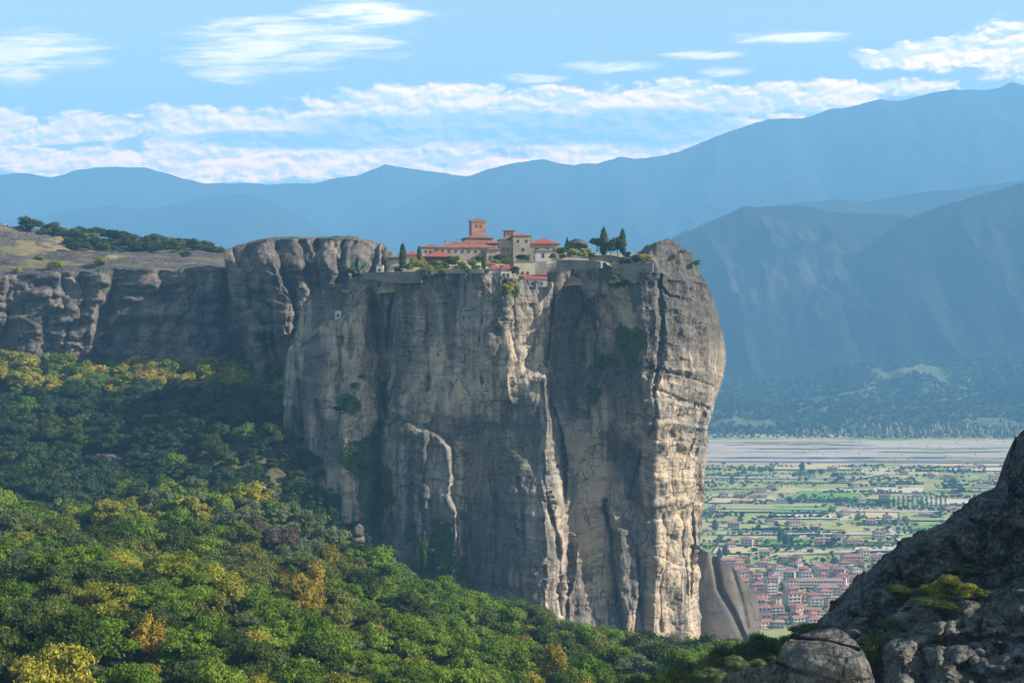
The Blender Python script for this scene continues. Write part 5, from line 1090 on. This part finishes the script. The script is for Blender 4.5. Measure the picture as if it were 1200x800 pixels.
def pin(px, py):
    return 3.2 * np.sqrt(np.clip(1 - ((px - 419) / 12) ** 2, 0, 1)) - 1.5 * np.exp(-((py - 629) / 1.5) ** 2) - 1.3 * np.exp(-((py - 637) / 1.4) ** 2)
po, *_ = relief_rock('stone_pinnacle', [(413, 622), (415, 617.5), (418, 615.5), (421, 616), (424, 618), (425, 622)], [(600, 413), (625, 413), (629, 415.5), (633, 414.5), (637, 416), (645, 413), (660, 409), (690, 404)], [(600, 425), (624, 426), (629, 423.5), (634, 427.5), (638, 425), (643, 426), (655, 430), (670, 432), (690, 434)],
    690, 512, pin, 60, 90, M['rock_far'], back=4, disp=lambda x, y, z, px, py: .25 * fbm(x * .6, y * .6, z * .6, 321, 3), colour=col_const(.35, .3, 0), kind=None)
tag(po, 'slender knobbly stone pinnacle rising from the wood at the pillar foot', 'rock')
lot = []; REL = {}
def relabel(key):
    """each thing of a group named by its look, its place and the neighbour it stands beside"""
    L_ = REL[key]; used = set()
    for (o, d, z, px, py) in L_:
        nb_ = sorted(L_, key=lambda q: (q[3] - px) ** 2 + ((q[4] - py) * 2) ** 2)[1:10]
        def rl(q):
            dx, dy = q[3] - px, (q[4] - py) * 2
            return ('left of' if dx > 0 else 'right of') if abs(dx) > abs(dy) else ('behind' if dy > 0 else 'in front of')
        c = [f"{d} {z}"] + [f"{d} {z}, {rl(q)} a {q[1].rsplit(' ', 1)[0]} one" for q in nb_]
        c += [f"{d} {z}, {rl(a)} a {a[1].split(' ')[0]} one, {rl(b_)} a {b_[1].split(' ')[0]} one" for a in nb_ for b_ in nb_ if rl(a) != rl(b_)]
        same = sorted(q[3] for q in L_ if q[1] == d and q[2] == z); od = ['first', 'second', 'third', 'fourth', 'fifth', 'sixth', 'seventh'][min(same.index(px), 6)]
        c.append(f"{d.replace('medium ', '')} {z}, {od} from the left")
        s = next((l for l in c if l not in used and len(l.split()) <= 16), c[0]); used.add(s); o['label'] = s
# shrubs on the plateau
def on_plat(px, D): x = (px - 600) / FPX * D; return x, D, float(plat_z(x, D))
sh = [(34, 862, 17), (52, 866, 9), (60, 878, 13), (70, 880, 12), (80, 884, 10), (88, 888, 12), (98, 892, 13), (107, 892, 14), (116, 895, 14), (125, 897, 12), (134, 900, 12), (143, 902, 14), (152, 904, 13), (160, 906, 10), (176, 910, 12), (186, 912, 14), (196, 914, 12), (210, 918, 13), (219, 920, 14), (229, 924, 10), (240, 926, 12), (250, 930, 11), (262, 934, 12), (272, 936, 12),
      (66, 872, 12), (92, 876, 15), (104, 878, 16), (113, 872, 11), (126, 880, 9), (150, 885, 14), (165, 880, 18), (190, 893, 11), (205, 896, 14), (214, 898, 12), (232, 902, 9), (245, 905, 10), (218, 860, 9), (118, 818, 11), (66, 810, 13), (20, 806, 8), (150, 870, 8), (258, 880, 8), (80, 868, 9), (140, 890, 12), (176, 895, 14), (235, 915, 11), (86, 852, 13), (100, 860, 10), (122, 868, 12), (158, 862, 12), (170, 868, 16), (184, 872, 10), (200, 874, 14), (226, 884, 13), (240, 890, 15), (255, 900, 13), (45, 830, 8), (135, 850, 8)]
for k, (px, D, w_) in enumerate(sorted(sh)):
    x, y, z = on_plat(px, D); s = 1.8 * w_ / FPX * D / 8; row = 'on the skyline of the plateau' if D > 897 or px < 60 else ('low on the plateau edge' if D < 830 else 'below the plateau skyline')
    col = ['dark green', 'bluish green', 'dark green', 'grey-green'][k % 4] if D > 830 else 'yellow-green'; sz = 'large' if w_ > 13 else ('small' if w_ < 10 else 'medium')
    where = 'at far left' if px < 60 else ('left part' if px < 110 else ('middle part' if px < 170 else ('right part' if px < 225 else 'near the lobed cliff')))
    pb_ = plant('bush', (x, y, z), f'{sz} {col} bush {row}, {where}', 'bush', MIDC[k % 3], LEAF[col], (s, s, s * .72), k, trunk=False, group='bushes on the plateau', lift=-1.2); REL.setdefault('plat', []).append((pb_, f'{sz} {col} bush', f"{'on the plateau skyline' if D > 897 or px < 60 else 'on the plateau'}, {where}", px, HY - z / D * FPX))

relabel('plat')
# people on the lookout at the far left
def person_mesh(pose):
    me = bpy.data.meshes.new('person')
    J = [(0, 0, .95), (0, 0, 1.2), (0, 0, 1.42), (0, 0, 1.52), (0, -.02, 1.68), (-.17, 0, 1.40), (-.24, -.03, 1.12), (-.22, -.12 * pose, .88), (.17, 0, 1.40), (.24, -.03, 1.12), (.22, -.2 * pose, .92), (-.1, 0, .9), (-.12, -.04, .5), (-.13, .02, .06), (-.13, -.14, .03), (.1, 0, .9), (.12, .02 * pose, .5), (.13, .06, .06), (.13, -.1, .03)]
    E = [(0, 1), (1, 2), (2, 3), (3, 4), (2, 5), (5, 6), (6, 7), (2, 8), (8, 9), (9, 10), (0, 11), (11, 12), (12, 13), (13, 14), (0, 15), (15, 16), (16, 17), (17, 18)]
    rad = [.15, .15, .16, .06, .11, .07, .05, .035, .07, .05, .035, .10, .07, .045, .035, .10, .07, .045, .035]
    me.from_pydata(J, E, []); o_ = bpy.data.objects.new('tmp', me); o_.modifiers.new('body', 'SKIN')
    for v, r in zip(me.skin_vertices[0].data, rad): v.radius = (r, r)
    me.skin_vertices[0].data[0].use_root = True; bpy.data.objects.remove(o_); return me
CLO = [('dark navy', (.03, .04, .09)), ('red', (.45, .05, .04)), ('white', (.65, .65, .62)), ('black', (.02, .02, .02)), ('pale blue', (.25, .38, .52)), ('beige', (.42, .35, .25)), ('green', (.06, .16, .07))]
M['skin'] = simple_mat('skin', (.45, .28, .2), .1)
pm_ = [person_mesh(0.4), person_mesh(1.0)]
def hair_mesh():
    mb = MB(); mb.tube([(0, 0, 1.66), (0, .0, 1.74), (0, .01, 1.80), (0, .01, 1.83)], [.125, .135, .10, .03], 8); return mb.mesh('hair', True)
hm = hair_mesh(); hm.materials.append(simple_mat('dark_hair', (.05, .035, .025), .2))
for k, px in enumerate([1.5, 4.5, 6.5, 9, 11, 13, 15.2, 18]):
    cn, cc = CLO[k % 7]; x, y, z = on_plat(px, 856 + (k % 3)); o = bpy.data.objects.new('person', pm_[k % 2].copy()); C.objects.link(o); o.location = (x, y, z + .02); o.rotation_euler = (0, 0, k * 1.3); o.scale = (1.05,) * 3
    o.data.materials.append(simple_mat('clothing', cc, .15, 6)); o.modifiers.new('body', 'SKIN'); sb = o.modifiers.new('smooth', 'SUBSURF'); sb.levels = 1; sb.render_levels = 1
    h = bpy.data.objects.new('hair', hm); C.objects.link(h); h.parent = o
    tag(o, f'standing person in {cn} clothes, number {["one", "two", "three", "four", "five", "six", "seven", "eight"][k]} from the left on the lookout'.replace('number one from the left', 'leftmost').replace('number two from the left', 'second from the left').replace('number three from the left', 'third from the left').replace('number four from the left', 'fourth from the left').replace('number five from the left', 'fourth from the right').replace('number six from the left', 'third from the right').replace('number seven from the left', 'second from the right').replace('number eight from the left', 'rightmost'), 'person', 'visitors on the lookout')

# ---- foreground shrubs and the earth they grow from
obj_s, scx, scy, scf = relief_rock('scrub_slope', [(700, 822), (760, 806), (820, 788), (860, 776), (900, 766), (950, 758), (1000, 754), (1050, 752), (1110, 760)], [(700, 700), (900, 700)], [(700, 1110), (900, 1110)], 860, 150, lambda px, py: 3 * fbm(px * .02, py * .02, 0, 331, 3), 120, 40, M['soil'], back=14,
    disp=lambda x, y, z, px, py: .5 * fbm(x * .3, y * .3, z * .3, 333, 3), fall=(.3, .15))
P3, S, RO, IX = [], [], [], []
for k in range(620):
    i, j = int(R.integers(scf.shape[0] // 3, scf.shape[0])), int(R.integers(scf.shape[1])); v = scf[i, j]; s = R.uniform(.12, .34)
    P3.append((v[0], v[1] + .3, v[2] - .4)); S.append((s, s, s * .8)); RO.append((0, 0, R.uniform(0, 6))); IX.append(int(R.choice([0, 1, 2, 3, 4, 6, 7, 18])))
for k in range(1500):
    D = R.uniform(600, 930); px = R.uniform(800, 1010); x = (px - 600) / FPX * D; z = float(ground_z(x, D)); s = R.uniform(.35, .8)
    if z > VZ and not (px < 900 and D > 700): P3.append((x, D, z - .5)); S.append((s, s, s * .9)); RO.append((0, 0, R.uniform(0, 6))); IX.append(int(R.choice([0, 1, 3, 4, 6, 18])))
instancer('scrub', P3, S, RO, IX, [(NEAR[k % 5], LEAF[c]) for c in colour_list for k in range(3)])
TINY = [crown_mesh('bush_crown', 4.0, 6.0, 5200, .155, 440 + k, lobes=[14, 18, 12][k]) for k in range(3)]
for me in TINY: me.materials.append(LEAF['mid green'])
FGB = [(832, 792, 148, 30, 'olive', 1.0), (850, 782, 146, 30, 'dark green', 1.0), (872, 778, 143, 30, 'olive', 1.0), (893, 772, 140, 32, 'dark green', 1.0), (915, 764, 145, 30, 'olive', .8), (940, 756, 146, 34, 'dark green', .8), (968, 751, 145, 34, 'olive', .8), (995, 752, 143, 32, 'olive', .8), (1018, 760, 130, 34, 'olive', 1.0), (1028, 780, 120, 36, 'olive', 1.2), (1012, 790, 118, 26, 'dark green', 1.2),
       (905, 778, 108, 10, 'grey-green', 1.1), (865, 790, 112, 34, 'grey-green', .7), (835, 800, 125, 30, 'grey-green', .7), (888, 784, 110, 20, 'grey-green', .6), (990, 742, 150, 14, 'olive', .7), (803, 800, 150, 34, 'olive', .9), (815, 806, 140, 26, 'grey-green', .8)]
wl_ = ['leftmost of the row', 'beside the slab rock', 'below the slab rock', 'left of the rounded rock', 'behind the left side of the rounded rock', 'behind the crest of the rounded rock', 'above the rounded rock', 'at the right end of the crest', 'between the two dark rocks', 'low between the two dark rocks', 'in the dark gap at the bottom', 'standing alone by the rounded rock', 'low on the left shoulder of the rounded rock', 'at the bottom left of the row', 'on the left edge of the rounded rock', 'tiny, above the rounded rock', 'at the far left bottom', 'in front of the leftmost one']
for k, (px, yb, D, w_, col, hk) in enumerate(FGB):
    bush(px, yb, D, w_, col, f'{CN.get(col, col)} bush {wl_[k]}', hk, TINY[k % 3], group='foreground bushes')
for k, (px, yb, w_, col, hk, lb) in enumerate([(1083, 704, 20, 'grey-green', .9, 'grey-green bush at the left end of the ledge on the dark rock'), (1098, 702, 26, 'yellow-green', 1.0, 'large sunlit bush on the ledge of the dark rock, left of centre'), (1116, 700, 28, 'olive', 1.05, 'tallest olive bush in the middle of the ledge on the dark rock'), (1134, 700, 24, 'yellow-green', .85, 'bright low bush on the right part of the rock ledge'), (1149, 699, 16, 'olive', .7, 'small bush at the right end of the rock ledge'),
    (1056, 706, 30, 'dark green', .8, 'dark bush in the crack left of the ledge'), (1075, 690, 24, 'dark green', .7, 'dark bush above the left end of the ledge'), (1135, 672, 30, 'dark green', .5, 'dark creeping bush in the recess above the ledge'), (1105, 715, 60, 'dark green', .25, 'dark creeping plants under the ledge bushes'), (1048, 735, 24, 'dark green', .5, 'dark tuft on the lower left of the dark rock')]):
    ki = np.argmin((fgx - px) ** 2 + (fgy - yb) ** 2); bush(px, yb, fgfront.reshape(-1, 3)[ki][1] - (.3 if hk < .6 else .9), w_, col, lb, hk, TINY[k % 3], group='bushes on the dark rock')

# ------------------------------------------------------------------ town and farms in the valley
M['w_white'] = simple_mat('house_white', (.46, .44, .41), .08, .3); M['w_cream'] = simple_mat('house_cream', (.46, .40, .30), .08, .3); M['w_pink'] = simple_mat('house_pink', (.50, .36, .31), .08, .3)
M['r_red'] = simple_mat('house_roof_red', (.25, .115, .088), .3, .5); M['r_brown'] = simple_mat('house_roof_brown', (.28, .13, .10), .3, .5); M['r_pale'] = simple_mat('house_roof_pale', (.31, .20, .155), .3, .5)
def house_kit(w, d, fl, rh, kind):
    a = MB(); H = 3 * fl; a.box(-w / 2, -d / 2, 0, w / 2, d / 2, H); b_ = MB(); b_.roof(-w / 2, -d / 2, w / 2, d / 2, H + .03, rh, kind, .6, .25)
    if kind == 'gable':
        if w >= d: a.add([(-w / 2, -d / 2, H), (-w / 2, d / 2, H), (-w / 2, 0, H + rh * .9), (w / 2, -d / 2, H), (w / 2, d / 2, H), (w / 2, 0, H + rh * .9)], [(0, 2, 1), (3, 4, 5)])
        else: a.add([(-w / 2, -d / 2, H), (w / 2, -d / 2, H), (0, -d / 2, H + rh * .9), (-w / 2, d / 2, H), (w / 2, d / 2, H), (0, d / 2, H + rh * .9)], [(0, 1, 2), (3, 5, 4)])
    am, bm_ = a.mesh('house_wall'), b_.mesh('house_roof'); am.materials.append(M['w_white']); bm_.materials.append(M['r_red'])
    sl = MB(); 
    for k in range(1, fl): sl.box(-w * .42, -d / 2 - 1.2, 3 * k - .1, w * .42, -d / 2 - .005, 3 * k + .12); sl.box(-w * .42, -d / 2 - 1.2, 3 * k + .12, w * .42, -d / 2 - 1.1, 3 * k + .95)
    sm_ = sl.mesh('balcony') if fl > 1 else None
    if sm_: sm_.materials.append(M['w_white'])
    return dict(w=w, d=d, fl=fl, wall=am, roof=bm_, balc=sm_)
KITS = [house_kit(11, 9, 2, 2.2, 'hip'), house_kit(13, 10, 3, 2.4, 'hip'), house_kit(10, 12, 2, 2.6, 'gable'), house_kit(15, 9, 2, 2.4, 'gable'), house_kit(9, 9, 1, 2.0, 'hip'), house_kit(12, 11, 4, 2.2, 'hip')]
def house(px, py, kit, wc, rc, rz, label, name='house', group='houses of the town', s=1.0, wins=True):
    k = KITS[kit] if isinstance(kit, int) else kit; x, y, z = VPt(px, py); e = empty(name, (x, y, z), label, 'house' if name == 'house' else 'building', rz, group); e.scale = (s, s, s)
    wl = bpy.data.objects.new('wall', k['wall']); C.objects.link(wl); wl.parent = e; slot(wl, M[wc]); ro = bpy.data.objects.new('roof', k['roof']); C.objects.link(ro); ro.parent = e; slot(ro, M[rc])
    if k['balc'] and (px * 7 + py * 3) % 3 < 1.6:
        q = bpy.data.objects.new('balcony', k['balc']); C.objects.link(q); q.parent = e
    if wins:
        n = max(2, int(k['w'] / 3.4))
        for f in range(k['fl']):
            for i in range(n): window(e, (i + .5) / n * k['w'] - k['w'] / 2, -k['d'] / 2 - .02, 3 * f + 1.0, 0, 'wide', False if 0 else True)
    lot.append((x, y)); return e
rt = random.Random(5); wn = {'w_white': 'white', 'w_cream': 'cream', 'w_pink': 'pinkish'}; rn = {'r_red': 'red', 'r_brown': 'brown', 'r_pale': 'pale'}
longb = house_kit(58, 12, 3, 2.6, 'hip'); mid = house_kit(26, 12, 3, 3, 'hip'); barn = house_kit(24, 10, 1, 2.2, 'gable'); hotel = house_kit(30, 12, 3, 1.8, 'hip')
house(958, 689, longb, 'w_cream', 'r_pale', .02, 'long cream apartment block with balconies in the middle of the town', 'apartment_block'); house(856, 664, hotel, 'w_cream', 'r_brown', .0, 'long cream building beside the slab rock with brown roof', 'apartment_block')
house(998, 660, mid, 'w_pink', 'r_red', .0, 'wide pinkish building with big red roof near the dark rock', 'apartment_block'); house(926, 692, KITS[5], 'w_pink', 'r_red', .1, 'tall pinkish block at the left end of the long apartment block', 'apartment_block')
house(969, 697, mid, 'w_white', 'r_pale', .05, 'white block standing in front of the long apartment block', 'apartment_block'); house(928, 711, KITS[5], 'w_cream', 'r_red', .3, 'sunlit four-storey cream block near the bottom of the town', 'apartment_block', s=1.25)
house(1000, 640, mid, 'w_pink', 'r_red', .1, 'pinkish country house with red roofs among the fields', 'apartment_block', s=.9); house(983, 634, KITS[1], 'w_white', 'r_red', .1, 'white country house left of the pinkish one among the fields', 'apartment_block')
zones_h = lambda px, py: ('by the slab rock' if px < 900 else ('by the dark rock' if px > 985 else 'in mid town'))
ring_h = lambda py: 'lowest rows' if py > 715 else ('front rows' if py > 700 else ('middle rows' if py > 682 else ('back rows' if py > 668 else 'rearmost row')))
cnt = {}; tall_trees = []
D_ = 1385.0
while D_ < 1790:
    py = HY + 300 / D_ * FPX; x = (862 - 600) / FPX * D_ + rt.uniform(0, 10)
    while True:
        px = 600 + x / D_ * FPX
        if px > 1075: break
        step = rt.uniform(14, 23)
        rlim = np.interp(py, [640, 655, 675, 700, 725], [1060, 1040, 1020, 990, 962])
        dens = .93 if py > 678 else .42
        if px < rlim + 10 and all((x - a) ** 2 + (D_ - c) ** 2 > (22 if abs(c - VD(689)) > 8 else 34) ** 2 or (x - a) ** 2 + (D_ - c) ** 2 > 400 and abs(D_ - c) > 14 for a, c in lot[:8]):
            if rt.random() < dens:
                kt = rt.choice([0, 0, 1, 1, 2, 3, 4, 5]); wc = rt.choice(['w_white', 'w_white', 'w_cream', 'w_pink']); rc = rt.choice(['r_red', 'r_red', 'r_brown', 'r_pale']); rz = rt.choice([0, .12, -.15, .3, .5, -.35]); f = KITS[kt]['fl']
                ty = 'gabled' if kt in (2, 3) else 'hip-roofed'
                lb = f"{['', 'single-storey', 'two-storey', 'three-storey', 'four-storey'][f]} {wn[wc]} {ty} house with {rn[rc]} tiles {zones_h(px, py)}, {ring_h(py)}"
                REL.setdefault('town', []).append((house(px, py, kt, wc, rc, rz, lb), f"{['', 'single-storey', 'two-storey', 'three-storey', 'four-storey'][f]} {wn[wc]} {rn[rc]}-roofed house", zones_h(px, py), px, py))
            elif rt.random() < .8: tall_trees.append((px, py, rt.choice(['mid green', 'dark green', 'grey-green']), rt.uniform(.6, 1.1)))
        x += step
    D_ += rt.uniform(17, 23)
for (px, py, kt, wc, rc) in [(892, 577, 3, 'w_white', 'r_brown'), (905, 573, 0, 'w_pink', 'r_red'), (866, 584, 3, 'w_white', 'r_brown'), (848, 583, 0, 'w_pink', 'r_red'), (1002, 572, 0, 'w_white', 'r_red'), (1036, 585, 3, 'w_pink', 'r_brown'), (1045, 570, 0, 'w_cream', 'r_pale'), (1110, 561, 0, 'w_pink', 'r_red'), (1090, 560, 2, 'w_white', 'r_pale'),
    (1130, 553, 3, 'w_white', 'r_pale'), (1150, 549, 0, 'w_white', 'r_red'), (1165, 562, 3, 'w_cream', 'r_brown'), (1120, 578, 0, 'w_white', 'r_red'), (1075, 582, 2, 'w_cream', 'r_red'), (930, 617, 3, 'w_white', 'r_brown'), (902, 615, 0, 'w_white', 'r_red'), (860, 618, 3, 'w_cream', 'r_brown'), (875, 640, 1, 'w_pink', 'r_brown'), (856, 642, 0, 'w_pink', 'r_red'), (896, 652, 0, 'w_white', 'r_pale'),
    (1020, 615, 0, 'w_pink', 'r_brown'), (1040, 610, 2, 'w_white', 'r_pale'), (955, 622, 0, 'w_white', 'r_pale'), (990, 604, 0, 'w_cream', 'r_red'), (1085, 607, 3, 'w_white', 'r_pale'), (945, 556, 0, 'w_white', 'r_pale'), (975, 552, 3, 'w_cream', 'r_brown'), (1060, 556, 0, 'w_pink', 'r_red'), (1010, 590, 0, 'w_cream', 'r_pale'), (835, 600, 0, 'w_white', 'r_red'), (915, 590, 0, 'w_white', 'r_pale'), (1030, 632, 1, 'w_cream', 'r_red'), (960, 640, 0, 'w_pink', 'r_red'), (1012, 651, 0, 'w_white', 'r_brown')]:
    hz_ = 'near the river bed' if py < 565 else ('around the green field' if py < 600 else 'between the fields and the town'); sd_ = 'close to the pillar' if px < 900 else ('in the middle of the valley' if px < 1010 else 'on the right of the valley')
    hh_ = house(px, py, kt, wc, rc, rt.uniform(-.3, .3), f"{wn[wc]} farmhouse with {rn[rc]} roof {hz_}, {sd_}", 'farmhouse', 'farmhouses in the valley', s=1.15)
    REL.setdefault('farm', []).append((hh_, f"{wn[wc]} {rn[rc]}-roofed farmhouse", 'near the river bed' if py < 565 else ('by the green field' if py < 600 else 'behind the town'), px, py))
relabel('town'); relabel('farm')
for (px, py, lb) in [(932, 616.5, 'long barn with dark side right of the meadow near town'), (888, 583.5, 'long low barn left of the green field'), (868, 590, 'long barn in the fields close to the pillar'), (1118, 598, 'pale shed roof beside the dark rock edge'), (1150, 571, 'long shed near the river on the right')]:
    house(px, py, barn, 'w_white', 'r_brown', .03, lb, 'barn', 'barns in the valley', 1.2, False)
# trees of the valley floor
BIG = [(915, 636, 'dark green', 2.2, 'fir'), (921, 640, 'dark green', 1.9, 'fir'), (928, 642, 'dark green', 1.5, 'fir'), (850, 652, 'dark green', 1.7, 'fir'), (843, 655, 'bluish green', 1.6, 'fir'), (938, 646, 'mid green', 1.6, 't'), (950, 650, 'mid green', 1.8, 't'), (978, 662, 'mid green', 1.9, 't'), (964, 660, 'dark green', 1.6, 't'), (898, 640, 'mid green', 1.7, 't'), (906, 644, 'mid green', 1.5, 't'), (885, 648, 'dark green', 1.6, 't'),
    (866, 652, 'bluish green', 1.5, 't'), (876, 655, 'bluish green', 1.4, 't'), (880, 555, 'mid green', 3.4, 't'), (893, 557, 'grey-green', 3.6, 't'), (903, 556, 'mid green', 3.0, 't'), (872, 558, 'grey-green', 2.6, 't'), (950, 557, 'dark green', 2.4, 't'), (962, 558, 'mid green', 2.8, 't'), (985, 565, 'mid green', 3.4, 't'), (978, 562, 'bluish green', 3.0, 't'), (940, 552, 'dark green', 2.2, 'fir'), (975, 603, 'yellow-green', 2.6, 't'), (966, 606, 'mid green', 2.2, 't'), (984, 610, 'mid green', 2.4, 't'),
    (1118, 576, 'mid green', 3.4, 't'), (1126, 580, 'bluish green', 2.8, 't'), (1108, 575, 'dark green', 2.4, 't'), (1092, 560, 'dark green', 2.0, 't'), (930, 560, 'dark green', 1.8, 't'), (858, 568, 'grey-green', 2.2, 'fir'), (1022, 595, 'mid green', 1.8, 't'), (1005, 612, 'mid green', 1.9, 't'), (1048, 616, 'dark green', 2.0, 't'), (1060, 612, 'mid green', 1.8, 't'), (945, 565, 'grey-green', 2.0, 't'), (1066, 570, 'dark green', 1.8, 't'), (1030, 566, 'mid green', 1.9, 't'), (838, 622, 'dark green', 1.9, 'fir'), (932, 660, 'mid green', 1.3, 't'), (918, 662, 'grey-green', 1.2, 't'), (1010, 668, 'mid green', 1.4, 't')]
for k, (px, py, col, s, ty) in enumerate(BIG):
    x, y, z = VPt(px, py); z1 = 'near the river bed' if py < 562 else ('by the green field' if py < 600 else ('between fields and town' if py < 635 else 'at the back edge of the town')); z2 = 'near the pillar' if px < 890 else ('centre' if px < 960 else ('right of centre' if px < 1040 else 'far right'))
    nm = 'conifer_tree' if ty == 'fir' else 'valley_tree'; s *= .72
    t = empty(nm, (x, y, z), f"{'tall conifer' if ty == 'fir' else 'broad tree'} in {CN.get(col, col)} leaf {z1}, {z2}", 'tree', k, 'large valley trees'); t.scale = (s, s, s * (1.0 if ty == 'fir' else .9))
    REL.setdefault('vtree', []).append((t, f"{'tall' if s > 1.3 else 'low'} {CN.get(col, col)} {'conifer' if ty == 'fir' else 'broad'} tree", 'near the river bed' if py < 562 else ('by the green field' if py < 600 else ('between fields and town' if py < 635 else 'behind the town')), px, py))
    c = bpy.data.objects.new('crown', FIR[k % 2] if ty == 'fir' else MIDC[k % 3]); C.objects.link(c); c.parent = t; slot(c, LEAF[col]); c.location = (0, 0, .6)
    q = bpy.data.objects.new('trunk', TRK[k % 3]); C.objects.link(q); q.parent = t; q.scale = (1.2, 1.2, 1.2)
relabel('vtree')
lowp = [(LOWC[k % 3], LEAF[c]) for c in ('mid green', 'dark green', 'bluish green', 'grey-green', 'yellow-green') for k in range(3)] + [(POP[k], LEAF[c]) for c in ('pale poplar', 'grey-green', 'mid green') for k in range(3)]
P3, S, RO, IX = [], [], [], []
def addt(x, y, z, s, ix): P3.append((x, y, z)); S.append((s, s, s * R.uniform(.8, 1.15))); RO.append((0, 0, R.uniform(0, 6.28))); IX.append(ix)
for (px, py, col, s) in tall_trees: x, y, z = VPt(px, py); addt(x, y, z, s, {'mid green': 0, 'dark green': 3, 'grey-green': 9}[col] + int(R.integers(3)))
for k in range(320):     # hedgerows and lines of trees between the fields
    px0, py0 = R.uniform(700, 1330), 546 + 105 * R.random() ** 1.25; x0, y0, z0 = VPt(px0, py0); n = int(R.integers(3, 18)); a = R.choice([0.02, -.03, .05, 1.4, 1.2], p=[.3, .25, .25, .1, .1]); sp = R.uniform(5, 9); ix0 = int(R.choice([0, 3, 6, 9, 12], p=[.32, .28, .16, .16, .08])); s0 = R.uniform(.45, 1.05)
    for i in range(n): addt(x0 + math.cos(a) * i * sp + R.normal() * 1.2, y0 + math.sin(a) * i * sp + R.normal() * 2, VZ, s0 * R.uniform(.7, 1.25), ix0 + int(R.integers(3)))
for k in range(560): x, y, z = VPt(R.uniform(700, 1330), 545 + 130 * R.random() ** 1.2); addt(x, y, z, R.uniform(.4, 1.2), int(R.integers(15)))
for i in range(9):        # orchard
    for j in range(13): x, y, z = VPt(1042 + j * 5.5, 583 + i * 1.6); addt(x, y, z, .55, 9 + int(R.integers(3)))
for k in range(260): x, y, z = VPt(R.uniform(862, 1030), R.uniform(655, 738)); addt(x, y, z, R.uniform(.45, .85), int(R.choice([0, 1, 3, 4, 9, 12])))
instancer('valley_woodland', P3, S, RO, IX, lowp)
P3, S, RO, IX = [], [], [], []
for k in range(1150):
    px = 930 + 400 * R.random() ** .85; D = R.uniform(3560, 3900); py = HY + 300 / D * FPX
    addt((px - 600) / FPX * D, D, VZ + 2 + (D - 3560) * .02, R.uniform(.9, 1.7) * (.75 if px < 980 else 1), int(R.choice([15, 16, 17, 18, 9, 10, 12, 13, 14, 21], p=[.12, .12, .12, .08, .12, .1, .12, .1, .08, .04])))
for k in range(500):
    px = R.uniform(810, 1220); D = R.uniform(3560, 3760); addt((px - 600) / FPX * D, D, VZ + 1, R.uniform(.6, 1.3), int(R.choice([3, 4, 6, 7, 9, 10])))
for k in range(160):
    px = R.uniform(815, 1190); x, y, z = VPt(px, R.uniform(516, 541)); addt(x, y, z, R.uniform(.2, .5), int(R.choice([9, 10, 12])))
instancer('poplar_belt', P3, S, RO, IX, lowp)
P3, S, RO, IX = [], [], [], []
for HVx, n, lo in ((HV, 19000, .8), (HV2, 5000, .8)):
    nvv, nuu = HVx.shape[:2]; i = R.uniform(13, nvv - 1.01, n); j = R.uniform(0, nuu - 1.01, n); i0, j0 = i.astype(int), j.astype(int); a, c = (i - i0)[:, None], (j - j0)[:, None]
    q = HVx[i0, j0] * (1 - a) * (1 - c) + HVx[i0 + 1, j0] * a * (1 - c) + HVx[i0, j0 + 1] * (1 - a) * c + HVx[i0 + 1, j0 + 1] * a * c
    px = q[:, 0] / q[:, 1] * FPX + 600; keep = (px > 720) & (px < 1330) & (fbm(q[:, 0] * .006, q[:, 1] * .006, 0, 351, 3) > -.42)
    for v in q[keep]: addt(v[0], v[1], v[2] - 1, R.uniform(.8, 1.9), int(R.choice([0, 1, 3, 4, 5, 6, 7, 8, 9, 10])))
instancer('scrub_wood', P3, S, RO, IX, lowp)

# ------------------------------------------------------------------ the air
hz = MB(); hz.box(-12500, -3000, VZ - 8, 12500, 13800, 2050); ho_ = obj('haze', hz.mesh('haze'), None, kind='stuff')
m = bpy.data.materials.new('haze'); m.use_nodes = True; m.node_tree.nodes.clear(); nb = NB(m.node_tree); out = nb.new('ShaderNodeOutputMaterial'); pv = nb.new('ShaderNodeVolumePrincipled')
pv.inputs['Color'].default_value = (.215, .555, 1.0, 1); pv.inputs['Density'].default_value = HAZE; pv.inputs['Anisotropy'].default_value = .0
nb.nt.links.new(pv.outputs[0], out.inputs['Volume']); ho_.data.materials.append(m)
